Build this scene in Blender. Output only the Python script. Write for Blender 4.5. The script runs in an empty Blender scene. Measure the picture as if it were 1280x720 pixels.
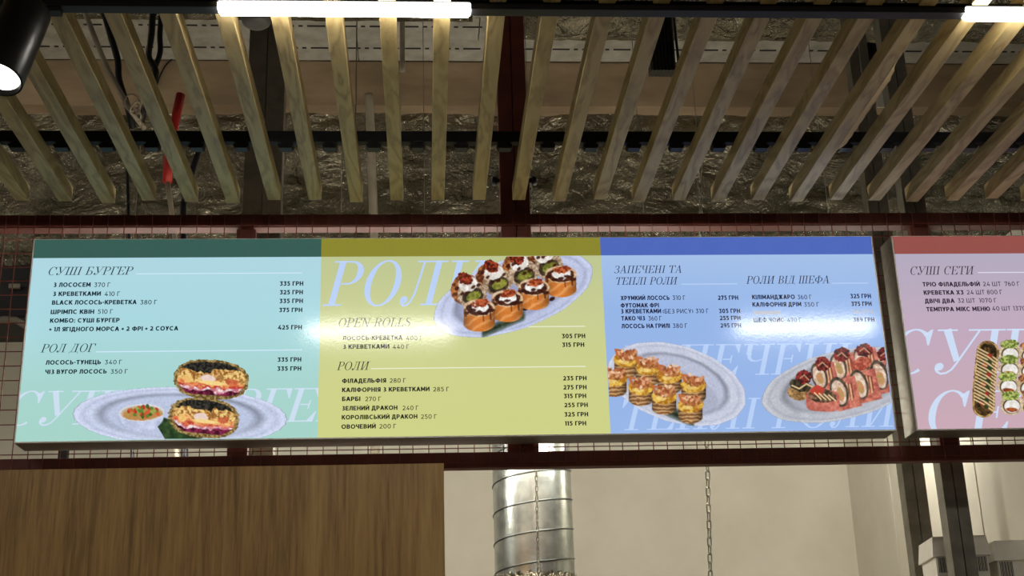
import bpy, bmesh, math, random
import numpy as np
from mathutils import Vector, Matrix
random.seed(7); rng = np.random.RandomState(7)
SC = bpy.context.scene; COL = SC.collection
PI = math.pi

# ------------------------------------------------------------------ camera
CZ = 1.6                                   # eye height above the floor
F, PITCH, YAW, ROLL = 1655.44, 0.337859, 0.071668, -0.030298
fw = np.array([math.sin(YAW)*math.cos(PITCH), math.cos(YAW)*math.cos(PITCH), math.sin(PITCH)])
r0 = np.array([math.cos(YAW), -math.sin(YAW), 0.0]); u0 = np.cross(r0, fw)
rt = r0*math.cos(ROLL)+u0*math.sin(ROLL); up = -r0*math.sin(ROLL)+u0*math.cos(ROLL)
cam = bpy.data.cameras.new('camera'); cam.sensor_width = 36; cam.lens = F/1280*36; cam.clip_start = .05
co = bpy.data.objects.new('camera', cam); COL.objects.link(co)
co.matrix_world = Matrix(((rt[0], up[0], -fw[0], 0), (rt[1], up[1], -fw[1], 0), (rt[2], up[2], -fw[2], CZ), (0, 0, 0, 1)))
SC.camera = co
def ray(x, y): return fw+rt*(x-640)/F+up*(360-y)/F
def atY(x, y, Y): d = ray(x, y); d = d*(Y/d[1]); return (float(d[0]), float(d[1]), float(d[2]+CZ))
def atZ(x, y, Z): d = ray(x, y); d = d*((Z-CZ)/d[2]); return (float(d[0]), float(d[1]), float(d[2]+CZ))
def atX(x, y, X): d = ray(x, y); d = d*(X/d[0]); return (float(d[0]), float(d[1]), float(d[2]+CZ))
def pix(P):
    P = np.array(P)-np.array([0, 0, CZ]); return 640+F*(P@rt)/(P@fw), 360-F*(P@up)/(P@fw)

# ------------------------------------------------------------------ world, exposure
w = bpy.data.worlds.new('world'); SC.world = w; w.use_nodes = True
w.node_tree.nodes['Background'].inputs[0].default_value = (1.0, .88, .68, 1)
w.node_tree.nodes['Background'].inputs[1].default_value = .085
vs = SC.view_settings; vs.view_transform = 'Standard'; vs.look = 'None'; vs.exposure = 0; vs.gamma = 1; vs.use_curve_mapping = False
LED = 54.0; KITCHEN = 112.0; FILL = 46.0

# ------------------------------------------------------------------ material helpers
def lin(c):
    c = np.asarray(c, float)/255; return np.where(c <= .04045, c/12.92, ((c+.055)/1.055)**2.4)
def L4(c): return tuple(lin(c))+(1,)
class NT:
    def __init__(s, name):
        s.m = bpy.data.materials.new(name); s.m.use_nodes = True; s.t = s.m.node_tree; s.b = s.t.nodes['Principled BSDF']
    def n(s, ty, **k):
        o = s.t.nodes.new(ty)
        for a, v in k.items():
            if a.startswith('i_'): o.inputs[a[2:].replace('_', ' ')].default_value = v
            else: setattr(o, a, v)
        return o
    def l(s, a, b): s.t.links.new(a, b)
    def set(s, **k):
        for a, v in k.items(): s.b.inputs[a.replace('_', ' ')].default_value = v
        return s
    def coord(s, scale=(1, 1, 1), kind='Object'):
        c = s.n('ShaderNodeTexCoord'); m = s.n('ShaderNodeMapping'); m.inputs['Scale'].default_value = scale
        s.l(c.outputs[kind], m.inputs[0]); return m.outputs[0]
    def noise(s, vec, scale, detail=4, rough=.55, dist=0):
        o = s.n('ShaderNodeTexNoise'); o.inputs['Scale'].default_value = scale; o.inputs['Detail'].default_value = detail
        o.inputs['Roughness'].default_value = rough; o.inputs['Distortion'].default_value = dist; s.l(vec, o.inputs['Vector']); return o.outputs['Fac']
    def ramp(s, fac, stops):
        r = s.n('ShaderNodeValToRGB'); e = r.color_ramp.elements
        while len(e) < len(stops): e.new(.5)
        for el, (p, c) in zip(e, stops): el.position = p; el.color = c
        s.l(fac, r.inputs[0]); return r.outputs[0]
    def bump(s, h, strength=.3, dist=.01):
        b = s.n('ShaderNodeBump'); b.inputs['Strength'].default_value = strength; b.inputs['Distance'].default_value = dist
        s.l(h, b.inputs['Height']); s.l(b.outputs[0], s.b.inputs['Normal'])
def mat_noise(name, c1, c2, scale=8, rough=.7, metal=0, bump=0, stretch=(1, 1, 1), detail=4, lo=.35, hi=.65):
    s = NT(name); v = s.coord(stretch); f = s.noise(v, scale, detail)
    s.l(s.ramp(f, [(lo, L4(c1)), (hi, L4(c2))]), s.b.inputs['Base Color']); s.set(Roughness=rough, Metallic=metal)
    if bump: s.bump(f, bump)
    return s.m
def mat_print(name, c, rough=.12, c2=None):
    """backlit print behind a glossy film: colour comes out as emission, the film only reflects"""
    s = NT(name); s.set(Base_Color=(.01, .01, .01, 1), Roughness=rough, Emission_Strength=1.0)
    s.b.inputs['Specular IOR Level'].default_value = .55
    if c2 is None: s.b.inputs['Emission Color'].default_value = L4(c)
    else:
        v = s.n('ShaderNodeTexCoord'); x = s.n('ShaderNodeSeparateXYZ'); s.l(v.outputs['Generated'], x.inputs[0])
        stops = [(1-p, L4(cc)) for p, cc in reversed(c2)]
        s.l(s.ramp(x.outputs[2], stops), s.b.inputs['Emission Color'])
    cv = s.coord((1, 1, 1)); s.bump(s.noise(cv, 160, 2), .05, .002)
    return s.m
def mat_emit(name, c, k):
    s = NT(name); s.set(Base_Color=(.8, .8, .8, 1), Emission_Color=c, Emission_Strength=k); return s.m

def mat_wood(name, ax, cols, scale, along=.12, rough=.5, ring=3.0, grain=.5, rw=.13, bw=.5, off=0.0):
    """ax: index of the grain axis"""
    s = NT(name); st = [1, 1, 1]; st[ax] = along
    oi = s.n('ShaderNodeObjectInfo'); c = s.n('ShaderNodeTexCoord'); ad = s.n('ShaderNodeVectorMath', operation='ADD')
    sc = s.n('ShaderNodeVectorMath', operation='SCALE'); sc.inputs['Scale'].default_value = 37.0
    cb = s.n('ShaderNodeCombineXYZ'); [s.l(oi.outputs['Random'], cb.inputs[i]) for i in range(3)]
    s.l(cb.outputs[0], sc.inputs[0]); s.l(c.outputs['Object'], ad.inputs[0]); s.l(sc.outputs[0], ad.inputs[1])
    mp = s.n('ShaderNodeMapping'); mp.inputs['Scale'].default_value = st; s.l(ad.outputs[0], mp.inputs[0]); v = mp.outputs[0]
    big = s.noise(v, scale, 3, .5, .4)
    mu = s.n('ShaderNodeMath', operation='MULTIPLY'); mu.inputs[1].default_value = ring*6; s.l(big, mu.inputs[0])
    si = s.n('ShaderNodeMath', operation='SINE'); s.l(mu.outputs[0], si.inputs[0])
    fine = s.noise(v, scale*14, 4, .7)
    m1 = s.n('ShaderNodeMath', operation='MULTIPLY_ADD'); s.l(si.outputs[0], m1.inputs[0]); m1.inputs[1].default_value = rw; m1.inputs[2].default_value = off
    m2 = s.n('ShaderNodeMath', operation='MULTIPLY_ADD'); s.l(fine, m2.inputs[0]); m2.inputs[1].default_value = grain; s.l(m1.outputs[0], m2.inputs[2])
    m3 = s.n('ShaderNodeMath', operation='MULTIPLY_ADD'); s.l(big, m3.inputs[0]); m3.inputs[1].default_value = bw; s.l(m2.outputs[0], m3.inputs[2])
    s.l(s.ramp(m3.outputs[0], [(.25+.18*i, L4(cc)) for i, cc in enumerate(cols)]), s.b.inputs['Base Color'])
    s.set(Roughness=rough); s.bump(fine, .12, .003); return s.m

# ------------------------------------------------------------------ object helpers
WL = {}
def link(o, wloc, parent):
    COL.objects.link(o); WL[o.name] = Vector(wloc)
    if parent is not None: o.parent = parent; o.location = Vector(wloc)-WL[parent.name]
    else: o.location = wloc
    return o
def thing(name, loc, label, cat, group=None):
    o = bpy.data.objects.new(name, None); o.empty_display_size = .05; link(o, loc, None)
    o['label'] = label; o['category'] = cat
    if group: o['group'] = group
    return o
def tag(o, label, cat, group=None):
    o['label'] = label; o['category'] = cat
    if group: o['group'] = group
    return o
def struct(o): o['kind'] = 'structure'; return o
def mesh_of(name, verts, faces, mat, smooth=False):
    m = bpy.data.meshes.new(name); m.from_pydata([tuple(map(float, v)) for v in verts], [], faces)
    for mm in (mat if isinstance(mat, (list, tuple)) else [mat]): m.materials.append(mm)
    if smooth: m.polygons.foreach_set('use_smooth', [True]*len(m.polygons))
    m.update(); return m
def mk(name, verts, faces, mat, parent=None, smooth=False):
    v = np.array(verts, float); c = (v.min(0)+v.max(0))/2
    o = bpy.data.objects.new(name, mesh_of(name, v-c, faces, mat, smooth)); return link(o, c, parent)
def inst(name, mesh, loc, parent=None, rot=None, scale=None):
    o = bpy.data.objects.new(name, mesh); link(o, loc, parent)
    if rot is not None: o.rotation_euler = rot
    if scale is not None: o.scale = scale
    return o
class MB:
    def __init__(s): s.v = []; s.f = []
    def add(s, v, f): n = len(s.v); s.v += [tuple(map(float, p)) for p in v]; s.f += [tuple(i+n for i in q) for q in f]; return s
    def box(s, a, b, bev=0.0):
        x0, y0, z0 = a; x1, y1, z1 = b
        if bev <= 0:
            v = [(x0, y0, z0), (x1, y0, z0), (x1, y1, z0), (x0, y1, z0), (x0, y0, z1), (x1, y0, z1), (x1, y1, z1), (x0, y1, z1)]
            return s.add(v, [(3, 2, 1, 0), (4, 5, 6, 7), (0, 1, 5, 4), (1, 2, 6, 5), (2, 3, 7, 6), (3, 0, 4, 7)])
        bm = bmesh.new(); bmesh.ops.create_cube(bm, size=1)
        for p in bm.verts: p.co = Vector(((x0+x1)/2+p.co.x*(x1-x0), (y0+y1)/2+p.co.y*(y1-y0), (z0+z1)/2+p.co.z*(z1-z0)))
        bmesh.ops.bevel(bm, geom=list(bm.edges), offset=bev, segments=2, affect='EDGES', profile=.5)
        bm.verts.index_update(); s.add([p.co[:] for p in bm.verts], [tuple(q.index for q in f.verts) for f in bm.faces]); bm.free(); return s
    def tube(s, pts, r, n=10, caps=True, axis=None):
        pts = [Vector(p) for p in pts]; rs = r if isinstance(r, (list, tuple)) else [r]*len(pts); rings = []
        t0 = (pts[1]-pts[0]).normalized(); a = Vector((0, 0, 1)) if abs(t0.z) < .9 else Vector((1, 0, 0)); nrm = t0.cross(a).normalized()
        base = len(s.v)
        for i, p in enumerate(pts):
            t = (pts[min(i+1, len(pts)-1)]-pts[max(i-1, 0)]).normalized(); t = t if axis is None else axis; nrm = (nrm-t*nrm.dot(t)).normalized(); b = t.cross(nrm)
            s.v += [tuple(p+(nrm*math.cos(2*PI*k/n)+b*math.sin(2*PI*k/n))*rs[i]) for k in range(n)]
        for i in range(len(pts)-1):
            for k in range(n):
                a0 = base+i*n+k; a1 = base+i*n+(k+1) % n; s.f.append((a0, a1, a1+n, a0+n))
        if caps:
            s.f.append(tuple(base+k for k in reversed(range(n)))); e = base+(len(pts)-1)*n; s.f.append(tuple(e+k for k in range(n)))
        return s
    def build(s, name, mat, parent=None, smooth=False): return mk(name, s.v, s.f, mat, parent, smooth)

# ------------------------------------------------------------------ materials
M = {}
M['white_wall'] = mat_noise('painted plaster wall', (212, 207, 190), (222, 217, 201), 3, .85, bump=.02)
M['floor'] = mat_noise('grey screed floor', (176, 168, 152), (194, 186, 170), 4, .5)
M['concrete'] = mat_noise('raw concrete beam', (140, 120, 94), (178, 156, 126), 5, .9, bump=.25, stretch=(.35, 1, 1), detail=8)
M['slab'] = mat_noise('ceiling slab', (70, 66, 60), (90, 86, 80), 4, .9)
M['alu'] = mat_noise('brushed aluminium', (150, 146, 136), (168, 164, 154), 30, .46, .8, stretch=(.05, 1, 1))
M['alu_edge'] = mat_noise('pale aluminium edge', (225, 222, 212), (235, 232, 224), 20, .4, .3)
M['red'] = mat_noise('red oxide paint', (92, 37, 24), (108, 46, 30), 14, .6, bump=.04)
M['wire'] = mat_noise('rusty red mesh wire', (104, 40, 28), (130, 54, 38), 30, .6)
M['black'] = mat_noise('matt black metal', (10, 11, 14), (16, 17, 21), 20, .55, .2)
M['black_gloss'] = mat_noise('satin black metal', (12, 12, 13), (18, 18, 19), 20, .36, .1)
M['steel'] = mat_noise('galvanised steel profile', (112, 108, 96), (136, 131, 118), 14, .45, .3)
M['zinc'] = mat_noise('spangled zinc duct', (150, 154, 150), (186, 190, 184), 22, .26, .9, bump=.03)
M['seam'] = mat_noise('dark duct seam', (84, 86, 84), (110, 112, 108), 20, .35, .9)
M['chain'] = mat_noise('zinc chain', (150, 146, 132), (180, 176, 162), 30, .3, .9)
M['card'] = mat_noise('white cardboard', (226, 222, 208), (238, 234, 222), 10, .8)
M['darkprint'] = mat_noise('dark printed stripe', (54, 48, 42), (70, 64, 58), 30, .8)
M['grey_plastic'] = mat_noise('grey plastic', (84, 82, 76), (98, 96, 90), 12, .5)
M['pvc'] = mat_noise('pale plastic pipe', (146, 136, 118), (168, 158, 138), 8, .45)
M['redpipe'] = mat_noise('red plastic sleeve', (176, 36, 30), (196, 48, 40), 8, .45)
M['rack'] = mat_noise('rack steel', (120, 122, 122), (140, 142, 142), 12, .4, .7)
M['hole'] = mat_noise('dark joint', (30, 29, 26), (38, 36, 32), 12, .9)
M['dark_metal'] = mat_noise('dark corrugated sheet', (44, 44, 40), (62, 62, 56), 10, .45, .7)
M['slat'] = mat_wood('pale ash veneer', 1, [(108, 88, 52), (168, 144, 94), (184, 161, 108), (192, 171, 120)], 11, along=.2, ring=7.0, rough=.55, grain=.30, rw=.15, bw=.15, off=.33)
M['oak'] = mat_wood('brown oak laminate', 2, [(70, 48, 22), (138, 104, 56), (176, 138, 80), (192, 158, 98)], 5.5, along=.055, ring=3.6, rough=.42, grain=.72, rw=.09)
def foil():
    s = NT('crinkled aluminium foil'); v = s.coord((1, 1, 1)); a = s.noise(v, 3.6, 6, .6, .9); b = s.noise(v, 11, 5, .6, .5); d = s.noise(v, 3, 3)
    def ridge(x):
        q = s.n('ShaderNodeMath', operation='SUBTRACT'); s.l(x, q.inputs[0]); q.inputs[1].default_value = .5
        r = s.n('ShaderNodeMath', operation='ABSOLUTE'); s.l(q.outputs[0], r.inputs[0]); return r.outputs[0]
    m = s.n('ShaderNodeMath', operation='MULTIPLY_ADD'); s.l(ridge(b), m.inputs[0]); m.inputs[1].default_value = .4; s.l(ridge(a), m.inputs[2])
    s.l(s.ramp(d, [(.3, L4((112, 106, 90))), (.7, L4((176, 170, 150)))]), s.b.inputs['Base Color'])
    s.set(Metallic=.95, Roughness=.24); s.bump(m.outputs[0], 1.0, .13); return s.m
M['foil'] = foil()
def foam():
    s = NT('white foam board with printed dashes'); c = s.n('ShaderNodeTexCoord'); x = s.n('ShaderNodeSeparateXYZ'); s.l(c.outputs['Object'], x.inputs[0])
    def math_(op, a, b=None):
        o = s.n('ShaderNodeMath', operation=op)
        for i, q in enumerate((a, b)):
            if q is None: continue
            if isinstance(q, (int, float)): o.inputs[i].default_value = q
            else: s.l(q, o.inputs[i])
        return o.outputs[0]
    fr = math_('FRACT', math_('MULTIPLY', math_('ADD', x.outputs[0], 10.0), 1/.155))
    dash = math_('LESS_THAN', fr, .58); dot = math_('MULTIPLY', math_('GREATER_THAN', fr, .72), math_('LESS_THAN', fr, .86))
    band = math_('LESS_THAN', math_('ABSOLUTE', math_('SUBTRACT', x.outputs[1], -.022)), .0085)
    mk_ = math_('MULTIPLY', math_('MAXIMUM', dash, dot), band)
    v = s.coord(); nz = s.ramp(s.noise(v, 9, 5), [(.35, L4((168, 166, 154))), (.65, L4((202, 200, 188)))])
    mx = s.n('ShaderNodeMix', data_type='RGBA'); s.l(mk_, mx.inputs[0]); s.l(nz, mx.inputs[6]); mx.inputs[7].default_value = L4((28, 27, 26))
    s.l(mx.outputs[2], s.b.inputs['Base Color']); s.set(Roughness=.75); return s.m
M['foam'] = foam()
M['led'] = mat_emit('lamp diffuser glow', (1.0, .97, .90, 1), LED)
M['kled'] = mat_emit('kitchen lamp glow', (1.0, .95, .84, 1), KITCHEN)
M['fill_led'] = mat_emit('fill lamp glow', (1.0, .93, .80, 1), FILL)
M['spot_lens'] = mat_emit('spotlight lens glow', (1, .95, .88, 1), 6.0)

# ------------------------------------------------------------------ key dimensions (metres)
YB = 6.8                       # kitchen back wall
D = 4.0748                     # front plane of the menu boards
X0, W_, ZT = -1.2490, .92, 1.6109+CZ
H_ = .6659; ZB = ZT-H_
YM = 4.195                     # wire mesh plane
YBM = 4.2048                   # beam front
XC = atY(1066, 650, YB)[0]     # kitchen corner
YCB = 6.2                      # concrete beam front
ZBB = atY(640, 133, YCB)[2]; ZCEIL = atY(640, 77, YCB)[2]
YF = 6.29

# ------------------------------------------------------------------ the setting
struct(MB().box((-9, -8, -.1), (9, 9, 0)).build('floor', M['floor']))
struct(MB().box((-9, YB, 0), (9, YB+.15, ZCEIL)).build('wall_back', M['white_wall']))
rw = struct(MB().box((XC+.012, 4.34, 0), (XC+.1, YB, 3.42)).build('wall_right', M['hole']))
ja = atX(1110, 582, XC)[1]; jb = atX(1218, 582, XC)[1]
for a, b in ((4.34, jb-.006), (jb+.006, ja-.006), (ja+.006, YB)):
    MB().box((XC, a, 0), (XC+.02, b, 3.42)).build('wall_panel', M['white_wall'], rw)
ce = struct(MB().box((-9, -8, ZCEIL+.03), (9, 9, ZCEIL+.2)).build('ceiling', M['slab']))
# foam boards under the slab, one object each
rows = [atZ(640, y, ZCEIL)[1] for y in (77, 50.5, 24, -4)]
bw = rows[0]-rows[1]; bl = 1.25
fm = mesh_of('foam_board', *(lambda b: (b.v, b.f))(MB().box((-bl/2+.002, -bw/2+.0015, 0), (bl/2-.002, bw/2-.0015, .03), .002)), M['foam'])
for i in range(4):
    for k in range(-3, 5):
        inst('foam_board', fm, (k*bl+(.3, .92, .55, .1)[i], rows[0]-bw*(i+.5), ZCEIL-.002*(i % 2)), ce)
# concrete beam with a ragged top line
NB = 60; bv = []; bf = []
xs = np.linspace(-8, 8, NB)
for x in xs:
    j = rng.rand()*.012
    bv += [(x, YCB+rng.rand()*.004, ZBB+rng.rand()*.006), (x, YCB+rng.rand()*.004, ZCEIL-.004), (x, YCB+.03+j, ZCEIL+.03), (x, YB, ZCEIL+.03), (x, YB, ZBB), ]
for i in range(NB-1):
    for k in range(5): bf.append((i*5+k, (i+1)*5+k, (i+1)*5+(k+1) % 5, i*5+(k+1) % 5))
struct(mk('trim_1', bv, bf, M['concrete']))
# foil insulation on the back wall below the beam: crinkled sheet
def vnoise(x, y, seed=0):
    x = np.asarray(x, float); y = np.asarray(y, float); r = np.random.RandomState(seed).rand(256, 256)
    xi = np.floor(x).astype(int); yi = np.floor(y).astype(int); fx = x-xi; fy = y-yi; fx = fx*fx*(3-2*fx); fy = fy*fy*(3-2*fy)
    g = lambda a, b: r[a % 256, b % 256]
    return (g(xi, yi)*(1-fx)+g(xi+1, yi)*fx)*(1-fy)+(g(xi, yi+1)*(1-fx)+g(xi+1, yi+1)*fx)*fy
def fbm(x, y, seed=0, o=4):
    s = 0; a = .5; t = 0
    for k in range(o): s = s+a*vnoise(x*2**k+k*17.3, y*2**k+k*9.1, seed+k); t += a; a *= .5
    return s/t
def grid_mesh(name, P, mat, parent=None, smooth=True):
    n, m = P.shape[:2]; idx = np.arange(n*m).reshape(n, m)
    f = np.stack([idx[:-1, :-1], idx[1:, :-1], idx[1:, 1:], idx[:-1, 1:]], -1).reshape(-1, 4)
    return mk(name, P.reshape(-1, 3), [tuple(map(int, q)) for q in f], mat, parent, smooth)
zf0 = atY(10, 352, YF)[2]
gx, gz = np.meshgrid(np.linspace(-3.2, 4.2, 260), np.linspace(zf0, ZBB+.03, 70), indexing='ij')
rid = np.abs(fbm(gx*3.2, gz*4.5, 11, 4)-.5)
gy = YF-.10*(.25-rid)+.05*fbm(gx*9, gz*14, 5, 3)
# sheet folds in below the soffit, bulging at its foot
gy = gy-.10*np.exp(-((gz-zf0-.25)/.22)**2)
tag(grid_mesh('foil_insulation', np.stack([gx, gy, gz], -1), M['foil']), 'crinkled silver foil insulation sheet behind the slats on the back wall', 'insulation')

# ------------------------------------------------------------------ kitchen lamps (behind the boards) and added fill lamps under the slab
def room_lamp(name, x, y, z, ln, r, m_, label, grp):
    t = thing(name, (x, y, z), label, 'lamp', grp)
    MB().box((x-ln/2, y-.012, z+r), (x+ln/2, y+.012, z+r+.03), .004).build('housing', M['steel'], t)
    MB().tube([(x-ln/2, y, z), (x+ln/2, y, z)], r, 12).build('diffuser', M[m_], t)
    for dx in (-.4, .4): MB().tube([(x+dx*ln, y, z+r+.03), (x+dx*ln, y, ZCEIL+.03)], .0015, 6).build('suspension_wire', M['steel'], t)
room_lamp('kitchen_lamp', -.72, 4.88, ZB+.27, 1.0, .018, 'kled', 'linear kitchen lamp hung behind the green menu panel', 'lamps hung in the kitchen')
room_lamp('kitchen_lamp', .45, 4.88, ZB+.27, 1.1, .018, 'kled', 'linear kitchen lamp hung behind the blue menu panel', 'lamps hung in the kitchen')
room_lamp('kitchen_lamp', 2.0, 5.5, ZB+.44, .36, .018, 'kled', 'short unseen lamp added behind the pink menu panel to brighten the right wall', 'lamps hung in the kitchen')  # extra unseen lamp, added to brighten the right wall
room_lamp('fill_lamp', -3.5, 4.75, ZCEIL-.45, 1.2, .03, 'fill_led', 'unseen linear fill lamp added high under the slab, left of the foil wall', 'added fill lamps under the slab')  # unseen pair added to brighten the concrete and foil above the slats
room_lamp('fill_lamp', 4.3, 4.75, ZCEIL-.45, 1.2, .03, 'fill_led', 'unseen linear fill lamp added high under the slab, right of the foil wall', 'added fill lamps under the slab')

# ------------------------------------------------------------------ red steel frame
zl1 = atY(580, 565.2, YBM)[2]; zl0 = atY(580, 585, YBM)[2]; zu1 = atY(660, 267, YBM)[2]; zu0 = atY(660, 283, YBM)[2]
fr = thing('steel_gantry', (.32, YBM+.03, zl0), 'dark red steel frame carrying the wire mesh and the menu boards', 'frame')
MB().box((-3.4, YBM, zl0), (4.4, YBM+.045, zl1), .003).build('beam', M['red'], fr)
MB().box((-3.4, YBM, zu0), (4.4, YBM+.055, zu1), .003).build('beam', M['red'], fr)
px0, px1 = atY(626, 260, YBM)[0], atY(663, 260, YBM)[0]; pm = (px0+px1)/2
MB().box((px0, YBM+.001, zl1-.02), (pm-.0012, YBM+.054, ZCEIL-.003), .003).build('post', M['red'], fr)
MB().box((pm+.0012, YBM+.001, zl1-.02), (px1, YBM+.054, ZCEIL-.003), .003).build('post', M['red'], fr)
x1 = atY(1137, 290, YBM+.03)[0]
MB().box((x1, YBM+.02, zl1-.004), (x1+.065, YBM+.05, zu0+.004), .003).build('post', M['red'], fr)
x1 = atY(296, 290, YBM+.03)[0]
MB().box((x1, YBM+.02, zl1-.004), (x1+.065, YBM+.05, zu0+.004), .003).build('post', M['red'], fr)
for s_, xx in ((-1, px0), (1, px1)):
    zk = atY(644, 223, YBM)[2]
    MB().tube([(xx, YBM+.02, zk), (xx+s_*.006, YBM+.02, zk), (xx+s_*.012, YBM+.02, zk), (xx+s_*.024, YBM+.02, zk), (xx+s_*.027, YBM+.02, zk)], [.008, .008, .017, .017, .012], 16).build('knob', M['black'], fr, True)
# wire mesh: every wire its own part
wm = thing('wire_mesh', (.5, YM, zl0), 'rust-red welded wire mesh stretched across the steel frame behind the boards', 'wire mesh')
PITCHW = .0485; wz0, wz1 = zl0+.004, zu1-.002
vm = mesh_of('wire', *(lambda b: (b.v, b.f))(MB().tube([(0, 0, wz0), (0, 0, wz1)], .0017, 6)), M['wire'])
xr = atY(742.3, 560, YM)[0]
nx = [k for k in range(-90, 110) if -3.3 < xr+k*PITCHW < 3.3]
for k in nx: inst('wire', vm, (xr+k*PITCHW+.0008*math.sin(k*1.7), YM-.0015, 0), wm, rot=(0, .0012*math.sin(k*2.3), 0))
hm = mesh_of('wire', *(lambda b: (b.v, b.f))(MB().tube([(-3.32, 0, 0), (3.32, 0, 0)], .0017, 6)), M['wire'])
zr = atY(10, 299.7, YM)[2]
for k in range(-25, 10):
    z = zr+k*PITCHW
    if wz0 < z < wz1: inst('wire', hm, (0, YM+.0015, z), wm)

# ------------------------------------------------------------------ oak partition
zp = atY(400, 581.5, 4.17)[2]; xpr = atY(555, 600, 4.17)[0]
tag(MB().box((-3.3, 4.168, 0), (xpr, 4.186, zp), .0015).build('oak_partition', M['oak']), 'brown oak-grained laminate partition panel under the green menu panel', 'partition')
# ------------------------------------------------------------------ galvanised posts
def steel_post(xa, xb, y, dep, label, holes=False, z1=None):
    z1 = z1 or ZCEIL+.03; xm = (xa+xb)/2
    t = thing('steel_post', (xm, y, 0), label, 'post')
    for a, b in ((xa, xm-.002), (xm+.002, xb)):
        MB().box((a, y, 0), (b, y+.003, z1)).box((a, y+.003, 0), (a+.003, y+dep, z1)).box((b-.003, y+.003, 0), (b, y+dep, z1)).build('profile', M['steel'], t)
    return t
p1 = steel_post(1.843, 1.928, 4.95, .06, 'galvanised double steel post behind the white boxes, rising past the blue panel')
MB().box((1.936, 4.945, atY(1104, 134, 4.945)[2]), (1.978, 4.95, atY(1104, 106, 4.945)[2]), .001).build('bracket_plate', M['card'], p1)
steel_post(1.7726, 1.8541, 4.4, .06, 'galvanised double steel post standing in front of a white box')
xa = atY(303, 265, 4.75)[0]; steel_post(xa, xa+.145, 4.75, .07, 'wide grey steel post behind the slats above the green menu panel')
# diagonal brace plate high up beside the left post
b0 = atY(332, 92, 4.8); b1 = atY(347, 131, 4.8); b2 = atY(328, 131, 4.8)
tag(mk('corner_brace', [(b0[0], 4.84, b0[2]), (b1[0], 4.84, b1[2]), (b2[0], 4.84, b2[2]), (b0[0], 4.87, b0[2]), (b1[0], 4.87, b1[2]), (b2[0], 4.87, b2[2])],
   [(0, 2, 1), (3, 4, 5), (0, 1, 4, 3), (1, 2, 5, 4), (2, 0, 3, 5)], M['steel']), 'small triangular steel brace beside the wide grey post', 'brace')

# ------------------------------------------------------------------ spiral duct
YD = 5.3; da, db = atY(617, 650, YD)[0], atY(715.5, 650, YD)[0]; dr = (db-da)/2; dc = (da+db)/2
dt = thing('spiral_duct', (dc, YD, 0), 'shiny galvanised spiral duct standing below the yellow menu panel', 'duct')
zt = ZB+.55
zr_ = atY(666, 716, YD-dr)[2]
MB().tube([(dc, YD, z) for z in np.linspace(zr_-.5, zt, 14)], dr, 64).build('tube', M['zinc'], dt, True)
pitch = atY(617, 622, YD)[2]-atY(617, 658.5, YD)[2]
hx = []
zs = atY(617, 645, YD)[2]-pitch*6
for i in range(0, 40*10):
    a = i/40*2*PI; z = zs+pitch*i/40
    if zr_-.5 < z < zt: hx.append((dc-math.cos(a)*(dr+.0005), YD-math.sin(a)*(dr+.0005), z))
MB().tube(hx, .0035, 6).build('seam', M['seam'], dt, True)
# crimped joint where the lower section begins
cv = []
zc0 = zr_+.004
nC = 72
for k in range(nC):
    a = 2*PI*k/nC; rr = dr+.004+.003*(k % 2)
    cv += [(dc+math.cos(a)*rr, YD+math.sin(a)*rr, zc0+.01*math.sin(k*2.1)), (dc+math.cos(a)*(dr+.005), YD+math.sin(a)*(dr+.005), zr_-.5)]
mk('foil_collar', cv, [(2*k, 2*k+1, (2*k+3) % (2*nC), (2*k+2) % (2*nC)) for k in range(nC)], M['foil'], dt)

# ------------------------------------------------------------------ chains
def link_mesh(L, wd, r):
    pts = []; n = 16; h = L/2-wd/2
    for k in range(n):
        a = 2*PI*k/n; pts.append((math.cos(a)*wd/2, 0, math.sin(a)*wd/2+(h if math.sin(a) >= 0 else -h)))
    b = MB(); b.tube(pts+[pts[0]], r, 6, caps=False); return mesh_of('link', b.v, b.f, M['chain'], True)
def chain(A, B, L, wd, r, label, name='chain'):
    A = Vector(A); B = Vector(B); d = (B-A); n = int(d.length/(L-2.4*r)); st = d/n; t = thing(name, B, label, 'chain'); lm = link_mesh(L, wd, r)
    q = Vector((0, 0, 1)).rotation_difference(-d.normalized())
    for i in range(n):
        e = (q @ Matrix.Rotation((PI/2 if i % 2 else 0)+.35, 3, 'Z').to_quaternion()).to_euler()
        inst('link', lm, A+st*(i+.5), t, rot=e)
    MB().tube([A, (A.x, A.y, ZCEIL+.03)], .0014, 6).build('hanger_wire', M['steel'], t)
Xa = atY(875, 230, 4.5)[0]; Pa = Vector(atY(875, 230, 4.5)); Pb = Vector(atX(888, 722, Xa)); dd = (Pa-Pb).normalized()
def zline(P, Q, z): return P+(Q-P)*((z-P.z)/(Q.z-P.z))
chain(zline(Pa, Pb, atY(875, 208, 4.5)[2]), zline(Pa, Pb, atX(888, 722, Xa)[2]-.18), .036, .015, .0026, 'zinc link chain hanging in front of the bare cream wall')
Xb = atY(663, 230, 4.5)[0]; Pc = Vector(atY(663, 230, 4.5)); Pd = Vector(atX(673, 720, Xb))
chain(zline(Pc, Pd, atY(663, 222, 4.5)[2]), zline(Pc, Pd, Pd.z-.18), .022, .009, .0018, 'thin bead-like chain hanging in front of the spiral duct')
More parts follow.
